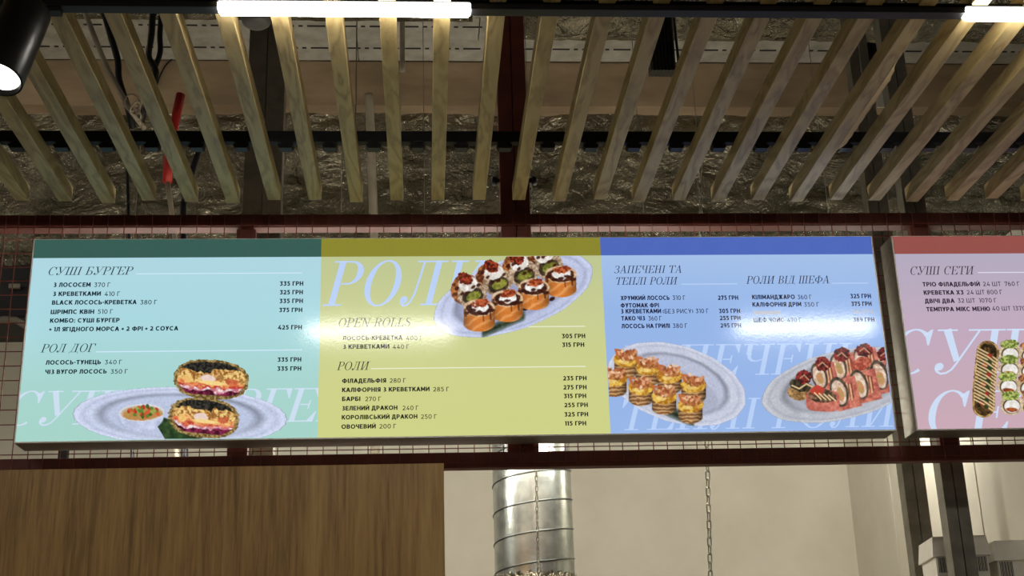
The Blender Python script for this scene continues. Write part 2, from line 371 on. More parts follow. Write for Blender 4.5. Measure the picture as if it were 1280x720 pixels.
# ------------------------------------------------------------------ white boxes on a rack
def card_box(px, py, label, rz, wd=.192, dp=.22, yy=4.56):
    P = atY(px, py, yy); h = .27; lh = atY(px, py, yy)[2]-atY(px, py+25, yy)[2]
    t = bpy.data.objects.new('cardboard_box', None); t.empty_display_size = .05
    base = Vector((P[0], yy, P[2]-h)); link(t, base, None); tag(t, label, 'box', 'white boxes on the kitchen rack')
    def part(name, b, mt):
        o = bpy.data.objects.new(name, mesh_of(name, b.v, b.f, mt)); COL.objects.link(o); o.parent = t; WL[o.name] = base; return o
    body = part('body', MB().box((.006, .006, 0), (wd-.006, dp-.006, h-lh+.01), .002), M['card'])
    lb = MB(); e = .004
    lb.add([(-e, -e, h-lh), (wd+e, -e, h-lh), (wd+e, dp+e, h-lh), (-e, dp+e, h-lh), (e, e, h), (wd-e, e, h), (wd-e, dp-e, h), (e, dp-e, h),
            (0, 0, h-lh), (wd, 0, h-lh), (wd, dp, h-lh), (0, dp, h-lh)],
           [(0, 1, 5, 4), (1, 2, 6, 5), (2, 3, 7, 6), (3, 0, 4, 7), (4, 5, 6, 7), (8, 9, 1, 0), (9, 10, 2, 1), (10, 11, 3, 2), (11, 8, 0, 3), (8, 11, 10, 9)])
    part('lid', lb, M['card'])
    zt_ = h-lh-.004; zb_ = zt_-.052
    for a, b in ((.012, .058), (wd-.06, wd-.012)):
        lab = part('stripe_label', MB().box((a, .0045, zb_), (b, .0065, zt_)), M['card'])
        s_ = MB(); n = 9
        for k in range(n):
            u = a+(b-a)*(k+.3)/n; s_.box((u, .0035, zb_+.001), (u+(b-a)/n*(.45+.2*(k % 2)), .0045, zt_))
        o = bpy.data.objects.new('stripe', mesh_of('stripe', s_.v, s_.f, M['darkprint'])); COL.objects.link(o); o.parent = lab; WL[o.name] = base
    t.rotation_euler = (0, 0, rz); return base.z
zsh = card_box(1164, 671, 'white lidded cardboard box half hidden by the front steel post', -.13)
P2 = atY(1241, 676, 4.56)
card_box(1241, 676, 'white lidded cardboard box nearest the right edge of the photo', -.10)
zsh2 = atY(1241, 676, 4.56)[2]-.27
rk = thing('storage_rack', (1.98, 4.68, 0), 'steel storage rack under the white boxes', 'rack')
zs_ = min(zsh, zsh2)
MB().box((1.70, 4.47, zs_-.03), (2.225, 4.87, zs_), .002).build('shelf', M['rack'], rk)
for x in (1.71, 2.19):
    for y in (4.475, 4.83): MB().box((x, y, 0), (x+.03, y+.03, zs_-.03)).build('leg', M['rack'], rk)
MB().box((1.70, 4.47, .3), (2.225, 4.87, .33), .002).build('shelf', M['rack'], rk)

# ------------------------------------------------------------------ services above the slats
def foil_roll(x0, x1, r, px, py, y, label, seed, rb=1.0):
    d = ray(px, py); c = np.array([0, y, 0.0]); e = math.atan2(d[2], math.hypot(d[1], 0)); dist = y/math.cos(e)
    ec = e+math.asin(r/dist); zc = math.tan(ec)*y+CZ
    n, m = 120, 40; u, a = np.meshgrid(np.linspace(x0, x1, n), np.linspace(0, 2*PI, m), indexing='ij')
    k = np.abs(fbm(u*7, np.cos(a)*2.2+5, seed, 4)-.5)+.5*np.abs(fbm(u*16, np.sin(a)*5+9, seed+3, 3)-.5)
    R_ = r*(1+.22*rb*(k-.2)); R_[:, -1] = R_[:, 0]
    return tag(grid_mesh('foil_wrapped_duct', np.stack([u, y+np.cos(a)*R_, zc+np.sin(a)*R_], -1), M['foil']), label, 'duct')
foil_roll(.42, 4.2, .16, 850, 52, 5.24, 'crumpled foil-wrapped duct above the slats right of the red post', 21)
foil_roll(-3.2, .24, .08, 500, 27, 5.36, 'slimmer foil-wrapped duct above the slats left of the red post', 31)
# round grey device behind the lamp
gp = atY(320, 32, 4.45)
MBd = MB(); zz = gp[2]
MBd.tube([(gp[0], 4.45, zz+.30), (gp[0], 4.45, zz+.03), (gp[0], 4.45, zz+.012), (gp[0], 4.45, zz+.002), (gp[0], 4.45, zz)], [.058, .058, .053, .042, .02], 32)
tag(MBd.build('ceiling_sensor', M['grey_plastic'], None, True), 'grey rounded ceiling device half hidden behind the left glowing lamp', 'sensor')
tag(MB().tube([(gp[0], 4.45, zz+.29), (gp[0], 4.45, ZCEIL+.03)], .01, 10).build('drop_rod', M['steel']), 'short steel drop rod above the rounded grey device', 'rod')
def cable(pts, r, m_, name, label, cat, y=None, n=8):
    P = [Vector(atY(p[0], p[1], p[2])) for p in pts]; out = []
    for i in range(len(P)-1):
        p0 = P[max(i-1, 0)]; p1_ = P[i]; p2 = P[i+1]; p3 = P[min(i+2, len(P)-1)]
        for k in range(6):
            t = k/6; out.append(.5*((2*p1_)+(p2-p0)*t+(2*p0-5*p1_+4*p2-p3)*t*t+(3*p1_-p0-3*p2+p3)*t**3))
    out.append(P[-1])
    return tag(MB().tube(out, r, n).build(name, M[m_], None, True), label, cat)
cable([(93, -20, 5.0), (112, 30, 5.0), (132, 80, 5.0), (152, 118, 5.0), (165, 140, 5.0), (180, 160, 5.1)], .011, 'pvc', 'grey_conduit', 'grey flexible conduit slanting down between the left slats', 'conduit')
cable([(120, -20, 5.12), (137, 40, 5.12), (147, 75, 5.12), (149, 100, 5.12), (160, 135, 5.12), (166, 160, 5.17)], .014, 'black', 'black_cable', 'thick black cable beside the grey conduit', 'cable')
cable([(192, -15, 5.05), (190, 40, 5.05), (186, 70, 5.05), (195, 92, 5.05), (182, 130, 5.05), (176, 155, 5.1)], .013, 'black', 'black_cable', 'black cable bundle looping behind the third left slat', 'cable')
cable([(204, -15, 5.1), (200, 40, 5.1), (200, 66, 5.1), (191, 92, 5.1), (185, 120, 5.1)], .012, 'black', 'black_cable', 'second black cable of the looping bundle, nearer the lamp', 'cable')
cable([(217, 72, YCB-.005), (207, 82, YCB-.005), (200, 95, YCB-.005), (196, 106, YCB-.005)], .004, 'black', 'thin_cable', 'thin black cable curving across the concrete beam', 'cable')
# cable knot with pale ties
kn = thing('cable_knot', atY(168, 132, 5.0), 'tangle of pale cable ties where the conduit ends', 'cable tie')
for i, (ax_, rr) in enumerate((((.3, .2), .03), ((1.2, .6), .024), ((2.0, -.5), .02))):
    c = Vector(atY(165+i*4, 128+i*7, 4.97)); pts = []
    for k in range(13):
        a = 2*PI*k/12; v = Vector((math.cos(a)*rr, 0, math.sin(a)*rr*1.2)); v.rotate(Matrix.Rotation(ax_[0], 3, 'Z') @ Matrix.Rotation(ax_[1], 3, 'X')); pts.append(c+v)
    MB().tube(pts, .004, 6, caps=False).build('tie', M['pvc'], kn, True)
# red sleeved pipe and its pale tail
rp = thing('sleeved_pipe', atY(219, 290, 5.3), 'red plastic sleeve over a pale pipe dropping behind the left slats', 'pipe')
MB().tube([atY(226, 118, 5.3), atY(219, 150, 5.3), atY(210, 200, 5.3), atY(209, 228, 5.3)], .020, 14).build('sleeve', M['redpipe'], rp, True)
MB().tube([atY(209, 222, 5.3), atY(212, 245, 5.3), atY(216, 275, 5.3), atY(219, 300, 5.3), atY(222, 720, 5.3), atY(228, 1145, 5.3)], .011, 12).build('pipe', M['pvc'], rp, True)
cable([(158, 185, 5.2), (159, 215, 5.2), (160, 250, 5.2), (161, 300, 5.2), (168, 720, 5.2), (176, 1150, 5.2)], .007, 'black', 'black_cable', 'straight black cable dropping beside the third slat end', 'cable')
cable([(262, 150, 5.2), (250, 185, 5.2), (240, 215, 5.2), (231, 250, 5.2), (229, 300, 5.2), (232, 720, 5.2), (236, 1150, 5.2)], .014, 'black', 'black_cable', 'black cable dropping between the red sleeve and the grey post', 'cable')
# pale vertical pipe
cable([(461, 118, YCB-.18), (463, 160, YCB-.18), (465, 220, YCB-.18), (467, 300, YCB-.18), (470, 720, YCB-.18), (474, 1080, YCB-.18)], .022, 'pvc', 'vertical_pipe', 'pale vertical pipe behind the slats left of the red post', 'pipe', n=14)
cable([(503, -10, 5.4), (503, 40, 5.4), (503, 90, 5.4)], .012, 'pvc', 'vertical_pipe', 'short pale pipe end hanging under the foam boards', 'pipe', n=12)
# corrugated sheet box hanging right of the post
ca, cb = atY(812, 60, 5.0), atY(843, 60, 5.0); z0_ = atY(830, 88, 5.0)[2]
v = []; n = 15
for k in range(n):
    x = ca[0]+(cb[0]-ca[0])*k/(n-1); y = 5.0-.008*(k % 2); v += [(x, y, z0_), (x, y, ZCEIL+.02), (x, y+.06, ZCEIL+.02), (x, y+.06, z0_)]
f = [(4*k+j, 4*k+4+j, 4*k+4+(j+1) % 4, 4*k+(j+1) % 4) for k in range(n-1) for j in range(4)]+[(0, 1, 2, 3), (4*n-1, 4*n-2, 4*n-3, 4*n-4)]
tag(mk('corrugated_sheet', v, f, M['dark_metal']), 'dark corrugated metal drop sheet above the blue-yellow panel joint', 'metal sheet')
cable([(838, -30, 4.94), (844, 40, 4.94), (848, 80, 4.94), (843, 92, 4.94)], .006, 'black', 'black_cable', 'black cord hanging beside the corrugated drop sheet', 'cable')
# little cable tray
ct = thing('cable_tray', atY(1082, 78, 5.4), 'short black cable tray with toothed rail at the ceiling', 'cable tray')
a, b = atY(1066, 78, 5.45), atY(1096, 56, 5.45)
MB().box((a[0], 5.45, a[2]), (b[0], 5.48, ZCEIL+.02)).build('plate', M['dark_metal'], ct)
for k in range(6): MB().box((a[0]+.012+k*.017, 5.43, a[2]+.005), (a[0]+.018+k*.017, 5.455, ZCEIL+.0)).build('tooth', M['black'], ct)
# dark ventilation unit at far left behind the mesh
ea, eb = atY(-70, 410, 6.2), atY(60, 352, 6.2)
vu = thing('ventilation_unit', (-2.1, 6.2, 0), 'black ventilation unit behind the mesh at the left edge of the green panel', 'ventilation unit')
MB().box((-3.1, 6.05, ea[2]), (-1.55, 6.45, eb[2]+.03), .01).build('body', M['black'], vu)
MB().tube([atY(-20, 406, 5.98), atY(5, 399, 5.98), atY(20, 400, 5.98), atY(40, 412, 5.98)], .016, 10).build('hose', M['steel'], vu, True)
for k in range(3): MB().box((-1.95+k*.1, 6.03, eb[2]-.09-.03*k), (-1.90+k*.1, 6.052, eb[2]-.07-.03*k)).build('terminal', M['steel'], vu)
for x in (-3.0, -1.7): MB().box((x, 6.2, 0), (x+.04, 6.24, ea[2])).build('leg', M['black'], vu)

# ------------------------------------------------------------------ slat ceiling
YS = 4.0; ZS = atY(590.3, 251.9, YS)[2]; SP = .1326; SWD, SHT = .0412, .049; XS0 = atY(590.3, 251.9, YS)[0]; YN = -1.6
sb = MB().box((0, YN, 0), (SWD, YS, SHT), .0015)
# planks share one mesh; each is moved a touch
sm = mesh_of('wooden_slat', sb.v, sb.f, M['slat'])
ORD = 'first second third fourth fifth sixth seventh eighth ninth tenth eleventh twelfth thirteenth fourteenth fifteenth sixteenth seventeenth eighteenth nineteenth twentieth twenty-first twenty-second twenty-third twenty-fourth twenty-fifth twenty-sixth twenty-seventh twenty-eighth twenty-ninth thirtieth'.split()
cnt = 0
for k in range(-18, 22):
    x = XS0+k*SP; far = pix((x+SWD/2, YS, ZS))[0]; vis = -6 < far < 1292
    chip = abs(k-8) < .5
    o = inst('wooden_slat', sm, (x+rng.uniform(-.001, .001), rng.uniform(-.015, .012), ZS+rng.uniform(-.001, .001)))
    if vis:
        lab = 'pale wooden ceiling slat, %s from the left edge of the photo' % ORD[cnt]; cnt += 1
    else: lab = 'pale wooden ceiling slat beyond the '+('left' if k < 0 else 'right')+' edge of the photo'
    tag(o, lab, 'slat', 'slats of the ceiling row')
    if chip:   # torn strip of veneer along the right edge
        ya, yb_ = 3.05, 3.62; V = []; n = 24
        for j in range(n):
            t = j/(n-1); y = ya+(yb_-ya)*t; wv = .020*min(1, t*5) if t < .93 else .020*(1-(t-.93)/.07*.7)
            wv += .0015*math.sin(j*2.7); V += [(x+SWD-.002, y, ZS-.0015), (x+SWD+wv, y, ZS+.006), (x+SWD+wv, y, ZS+.0085), (x+SWD-.002, y, ZS+.002)]
        Fc = [(4*j+i, 4*j+4+i, 4*j+4+(i+1) % 4, 4*j+(i+1) % 4) for j in range(n-1) for i in range(4)]+[(3, 2, 1, 0), (4*n-4, 4*n-3, 4*n-2, 4*n-1)]
        p = mk('torn_veneer', V, Fc, M['slat'], o); p['label'] = 'torn strip of veneer peeling off the slat edge'
# black carrier rail on top of the slats, hooks between them
YR = 3.655; ZR = ZS+SHT+.0015
ra = thing('carrier_rail', (.3, YR, ZR), 'black carrier rail with hooks crossing over the slats', 'rail')
MB().box((-2.6, YR, ZR), (3.2, YR+.03, ZR+.036), .002).build('rail', M['black'], ra)
hb = MB()
hp = [(-.0135, 0), (-.0135, -.006), (-.024, -.010), (-.018, -.021), (.018, -.021), (.024, -.010), (.0135, -.006), (.0135, 0)]
nh = len(hp); hb.add([(a, 0, b) for a, b in hp]+[(a, .03, b) for a, b in hp], [tuple(range(nh))[::-1], tuple(range(nh, 2*nh))]+[(i, (i+1) % nh, nh+(i+1) % nh, nh+i) for i in range(nh)])
hkm = mesh_of('hook', hb.v, hb.f, M['black'])
for k in range(-18, 22): inst('hook', hkm, (XS0+k*SP+SWD+(SP-SWD)*.52, YR, ZR), ra)
for x in (-1.8, -.2, 1.4, 2.8):
    MB().tube([(x, YR+.015, ZR+.036), (x, YR+.015, ZCEIL+.03)], .002, 6).build('hanger_wire', M['steel'], ra)

# ------------------------------------------------------------------ lighting track, linear lamps, spotlight
YL = 2.78
tz1 = ZS-.002; tz0 = atY(640, 11.2, YL)[2]
xl0, xl1 = atY(272, 6, YL)[0], atY(588, 8, YL)[0]; xl2 = atY(1206, 3, YL)[0]; LL = xl1-xl0; LP = xl2-xl0
def track(y, label):
    t = thing('lighting_track', (.3, y, tz0), label, 'lighting track')
    MB().box((-4.2, y, tz0+.024), (4.8, y+.034, tz1), .0015).build('spine', M['black'], t)
    ed = [-4.2]
    for k in (-1, 0, 1): ed += [xl0+k*LP-.001, xl1+k*LP+.001]
    ed.append(4.8)
    for a, b in zip(ed[::2], ed[1::2]): MB().box((a, y, tz0), (b, y+.034, tz0+.0235), .0015).build('track_section', M['black'], t)
def lamp(x0, x1, y, label):
    t = thing('linear_lamp', ((x0+x1)/2, y, tz0), label, 'lamp', 'linear lamps on the lighting tracks')
    MB().box((x0, y-.0035, tz0+.0157), (x1, y+.0375, tz0+.0200), .001).build('housing', M['black'], t)
    pr = [(y+.001, tz0+.0155), (y-.002, tz0+.004), (y+.003, tz0-.006), (y+.011, tz0-.010), (y+.023, tz0-.010), (y+.031, tz0-.006), (y+.036, tz0+.004), (y+.033, tz0+.0155)]
    b = MB(); n = len(pr); ym = y+.017
    for x, k in ((x0, .75), (x0+.006, 1), (x1-.006, 1), (x1, .75)): b.v += [(x, ym+(a-ym)*k, tz0+.0155+(c_-tz0-.0155)*k) for a, c_ in pr]
    for j in range(3): b.f += [(j*n+i, j*n+(i+1) % n, (j+1)*n+(i+1) % n, (j+1)*n+i) for i in range(n)]
    b.f += [tuple(range(n))[::-1], tuple(range(3*n, 4*n))]
    b.build('diffuser', M['led'], t)
track(YL, 'black lighting track fixed under the slats, carrying lamps and the spotlight')
lamp(xl0, xl1, YL, 'glowing white linear lamp left of the red post')
lamp(xl2, xl2+LL, YL, 'glowing white linear lamp at the top right corner')
lamp(xl0-LP, xl1-LP, YL, 'glowing white linear lamp on the track beyond the spotlight')
YL2 = -1.0
track(YL2, 'black lighting track running above the place where one stands')
for k, nm in ((-1, 'leftmost'), (0, 'middle'), (1, 'rightmost')): lamp(xl0+k*LP, xl1+k*LP, YL2, nm+' glowing white linear lamp on the track overhead, behind the viewer')
# spotlight
S1 = Vector(atY(36, 4, 2.76)); ax = (Vector(atY(-7, 117, 2.62))-Vector(atY(38, 12, 2.70))).normalized()
rS = .054
st = thing('spotlight', S1, 'black cylinder spotlight aimed down at the top left corner', 'spotlight')
c0 = Vector(atY(34, 14, 2.71)); c1 = c0+ax*.222
MB().tube([c0-ax*.004, c0, c0+ax*.004, c1-ax*.003, c1, c1-ax*.001, c1-ax*.022], [rS*.93, rS*.985, rS, rS, rS*.97, rS*.90, rS*.86], 48, caps=True, axis=ax).build('body', M['black_gloss'], st, True)
MB().tube([c1-ax*.022, c1-ax*.012, c1-ax*.010], [rS*.85, rS*.82, rS*.3], 40, axis=ax).build('lens', M['spot_lens'], st, True)
MB().box((c0.x-.05, YL+.002, tz0-.012), (c0.x+.05, YL+.032, tz0-.0005), .002).build('track_adapter', M['black'], st)
MB().tube([(c0.x, YL+.017, tz0-.006), (c0.x, YL+.004, tz0-.02), c0+ax*.03+Vector((0, .045, 0))], .011, 12).build('swivel_arm', M['black'], st, True)

# ================================================================== menu light boxes
def BP(px, py): p = atY(px, py, D); return p[0], p[2]
EPS = .0004
# ---- high-contrast italic serif capitals, drawn as strokes (cap height 1)
def stroke(pts, ws):
    out = []; P = [np.array(p, float) for p in pts]; N = []
    for i in range(len(P)):
        t = P[min(i+1, len(P)-1)]-P[max(i-1, 0)]; t = t/(np.linalg.norm(t)+1e-9); N.append(np.array([-t[1], t[0]]))
    for i in range(len(P)-1):
        a, b = ws[i]/2, ws[i+1]/2
        out.append([tuple(P[i]-N[i]*a), tuple(P[i+1]-N[i+1]*b), tuple(P[i+1]+N[i+1]*b), tuple(P[i]+N[i]*a)])
    return out
def serif_glyphs(HW, SW):
    def st_(x, y0=0, y1=1, w_=SW): return [[(x, y0), (x+w_, y0), (x+w_, y1), (x, y1)]]
    def ser(x0, x1, y): return [[(x0, y-HW if y > .5 else y), (x1, y-HW if y > .5 else y), (x1, y if y > .5 else y+HW), (x0, y if y > .5 else y+HW)]]
    def stroke(pts, ws):
        out = []; P = [np.array(p, float) for p in pts]; N = []
        for i in range(len(P)):
            t = P[min(i+1, len(P)-1)]-P[max(i-1, 0)]; t = t/(np.linalg.norm(t)+1e-9); N.append(np.array([-t[1], t[0]]))
        for i in range(len(P)-1):
            a, b = ws[i]/2, ws[i+1]/2
            out.append([tuple(P[i]-N[i]*a), tuple(P[i+1]-N[i+1]*b), tuple(P[i+1]+N[i+1]*b), tuple(P[i]+N[i]*a)])
        return out
    def hair(x0, y0, x1, y1, w_=HW): return stroke([(x0, y0), (x1, y1)], [w_, w_])
    def arc(cx, cy, rx, ry, a0, a1, wmax=SW, wmin=HW, n=20, k=1.6):
        A = [math.radians(a0+(a1-a0)*i/n) for i in range(n+1)]
        W = [wmin+(wmax-wmin)*abs(math.cos(a))**k for a in A]
        return stroke([(cx+(rx-w_/2)*math.cos(a), cy+(ry-w_/2)*math.sin(a)) for a, w_ in zip(A, W)], W)
    def disc(cx, cy, r, n=14): return [[(cx+r*math.cos(2*PI*k/n), cy+r*math.sin(2*PI*k/n)) for k in range(n)]]
    def tri(*p): return [list(p)]
    def ss(x, w_=SW, e=.11): return ser(x-e, x+w_+e, 0)+ser(x-e, x+w_+e, 1)
    G = {
     'І': (st_(.14)+ss(.14), .46),
     'Р': (st_(.14)+ser(.02, .43, 0)+ser(.02, .46, 1)+arc(.44, .735, .30, .265, 90, -90)+hair(.30, .488, .46, .488), .80),
     'О': (arc(.45, .5, .40, .52, 0, 360, n=40), .92),
     'С': (arc(.45, .5, .40, .52, 50, 302, n=32)+tri((.72, .64), (.755, .64), (.79, 1.0), (.755, 1.0), (.64, .90)), .86),
     'У': (stroke([(.21, 1), (.50, .28)], [SW*1.05, SW*.85])+ser(.02, .42, 1)+ser(.64, 1.02, 1)+stroke([(.86, .97), (.50, .22), (.42, .08), (.33, .01), (.22, -.01), (.14, .04), (.11, .12)], [HW*1.2]*3+[HW*1.3]*3+[HW*2])+disc(.17, .15, .088), .98),
     'Ш': (st_(.12)+st_(.53)+st_(.94)+ser(0, .40, 1)+ser(.42, .81, 1)+ser(.83, 1.22, 1)+ser(0, 1.22, 0), 1.26),
     'Б': (st_(.14)+ser(.02, .68, 1)+tri((.66, 1), (.68, 1), (.69, .74), (.665, .74), (.56, .965))+ser(.02, .46, 0)+arc(.45, .265, .30, .265, 90, -90)+hair(.30, .512, .46, .512), .84),
     'Г': (st_(.14)+ser(.02, .70, 1)+tri((.70, 1), (.71, .70), (.685, .70), (.55, .965))+ser(.02, .43, 0), .74),
     'Е': (st_(.14)+ser(.02, .74, 1)+tri((.74, 1), (.745, .72), (.72, .72), (.58, .965))+ser(.02, .77, 0)+tri((.77, 0), (.79, .30), (.765, .30), (.60, .03))+hair(.30, .51, .54, .51)+hair(.545, .38, .545, .64), .84),
     'Л': (st_(.62)+ser(.20, .90, 1)+ser(.50, .90, 0)+stroke([(.36, .97), (.34, .6), (.31, .25), (.26, .08), (.19, 0), (.11, .0), (.06, .07)], [HW*1.4]*6+[HW*2])+disc(.10, .12, .085), .96),
     'Д': (st_(.60)+ser(.20, .88, 1)+hair(.40, .97, .20, .02, HW*1.3)+ser(.02, .96, 0)+tri((.02, .03), (.05, .03), (.045, -.20), (.02, -.20))+tri((.93, .03), (.96, .03), (.96, -.20), (.935, -.20)), 1.0),
     'П': (st_(.14)+st_(.66)+ser(.02, .95, 1)+ser(.02, .42, 0)+ser(.54, .95, 0), 1.0),
     'Н': (st_(.14)+st_(.66)+ser(.02, .42, 1)+ser(.54, .95, 1)+ser(.02, .42, 0)+ser(.54, .95, 0)+hair(.30, .51, .68, .51), 1.0),
     'И': (st_(.14)+st_(.68)+ser(.02, .42, 1)+ser(.56, .97, 1)+ser(.02, .42, 0)+ser(.56, .97, 0)+hair(.29, .06, .69, .94, HW*1.4), 1.02),
     'Ч': (st_(.62)+ser(.50, .90, 1)+ser(.50, .90, 0)+st_(.12, .66, 1)+ser(0, .40, 1)+stroke([(.205, .70), (.23, .55), (.31, .46), (.44, .44), (.64, .50)], [SW, SW*.7, HW*2, HW, HW]), .94),
     'В': (st_(.14)+ser(.02, .46, 0)+ser(.02, .46, 1)+arc(.43, .76, .27, .24, 90, -90)+arc(.44, .265, .32, .265, 90, -90)+hair(.30, .52, .46, .52), .84),
     'А': (hair(.44, 1, .13, .02, HW*1.3)+stroke([(.44, 1.0), (.74, 0)], [SW*.9, SW*1.05])+hair(.23, .33, .64, .33)+ser(0, .30, 0)+ser(.56, .95, 0), .96),
     'Ф': (st_(.44)+ser(.32, .72, 0)+ser(.32, .72, 1)+arc(.44, .5, .40, .31, 90, 270)+arc(.61, .5, .40, .31, 90, -90), 1.06),
     'Т': (st_(.36)+ser(.02, .86, 1)+tri((.02, 1), (.03, .72), (.055, .72), (.18, .965))+tri((.86, 1), (.85, .72), (.825, .72), (.70, .965))+ser(.24, .64, 0), .88),
     'З': (arc(.33, .76, .30, .25, 110, -85)+arc(.33, .26, .35, .27, 85, -130)+tri((.10, .70), (.13, .70), (.20, .985), (.10, .985))+hair(.24, .52, .37, .52)+disc(.11, .12, .06), .76),
     'N': (hair(.16, 0, .16, 1, HW*1.4)+stroke([(.17, 1), (.72, 0)], [SW, SW])+hair(.73, 0, .73, 1, HW*1.4)+ser(.02, .30, 1)+ser(.02, .30, 0)+ser(.60, .90, 1), .92),
     'L': (st_(.14)+ser(.02, .42, 1)+ser(.02, .70, 0)+tri((.70, 0), (.72, .32), (.695, .32), (.54, .03)), .76),
     'S': (stroke([(.60, .74), (.56, .92), (.40, 1.0), (.22, .95), (.15, .80), (.20, .66), (.38, .54), (.55, .43), (.63, .28), (.56, .08), (.38, 0), (.20, .06), (.12, .26)], [HW, HW, HW, HW*2, SW*.7, SW, SW, SW, SW*.7, HW*2, HW, HW, HW]), .74),
    }
    G['P'] = G['Р']; G['O'] = G['О']; G['E'] = G['Е']
    G['R'] = (G['Р'][0]+stroke([(.42, .49), (.56, .40), (.64, .10), (.80, .01)], [SW*.6, SW, SW*.9, HW]), .88)
    return G
GLYPHS = {'heavy': serif_glyphs(.036, .142), 'light': serif_glyphs(.040, .125)}
SL = .27
def serif_polys(text, wt):
    x = 0; out = []
    for ch in text:
        if ch == ' ': x += .42; continue
        g, a = GLYPHS[wt][ch]
        out.append([[(px+x+SL*py, py) for px, py in poly] for poly in g]); x += a
    return out
class Clip:
    def __init__(s, x0, x1, z0, z1): s.b = (x0, x1, z0, z1)
def poly_mesh(name, polys, mat, parent, lift, clip=None):
    """polys in (X,Z) on the board plane; faces the viewer (-Y)"""
    bm = bmesh.new()
    for p in polys:
        a = sum(p[i][0]*p[(i+1) % len(p)][1]-p[(i+1) % len(p)][0]*p[i][1] for i in range(len(p)))
        q = p if a > 0 else p[::-1]
        try: bm.faces.new([bm.verts.new((u, D-lift, v)) for u, v in q])
        except ValueError: pass
    if clip:
        x0, x1, z0, z1 = clip
        for c_, n_ in (((x0, 0, 0), (-1, 0, 0)), ((x1, 0, 0), (1, 0, 0)), ((0, 0, z0), (0, 0, -1)), ((0, 0, z1), (0, 0, 1))):
            bmesh.ops.bisect_plane(bm, geom=bm.verts[:]+bm.edges[:]+bm.faces[:], plane_co=c_, plane_no=n_, clear_outer=True)
    bmesh.ops.triangulate(bm, faces=bm.faces[:])
    bm.verts.index_update(); v = [p.co[:] for p in bm.verts]; f = [tuple(q.index for q in fc.verts) for fc in bm.faces]; bm.free()
    return mk(name, v, f, mat, parent) if v else None
def serif_text(name, text, xl, xr, bl, cap, mat, parent, lift=EPS*3, clip=None):
    X, Z = BP(xl, bl); X2, _ = BP(xr, bl); h = BP(xl, bl-cap)[1]-Z
    P = serif_polys(text, 'heavy' if clip else 'light'); mx = max(p[0] for g in P for q in g for p in q); k = (X2-X)/mx
    P = [[[(X+u*k, Z+v*h) for u, v in q] for q in g] for g in P]
    if clip:
        for g in P: poly_mesh(name, g, mat, parent, lift, clip)
    else: poly_mesh(name, [q for g in P for q in g], mat, parent, lift, clip)
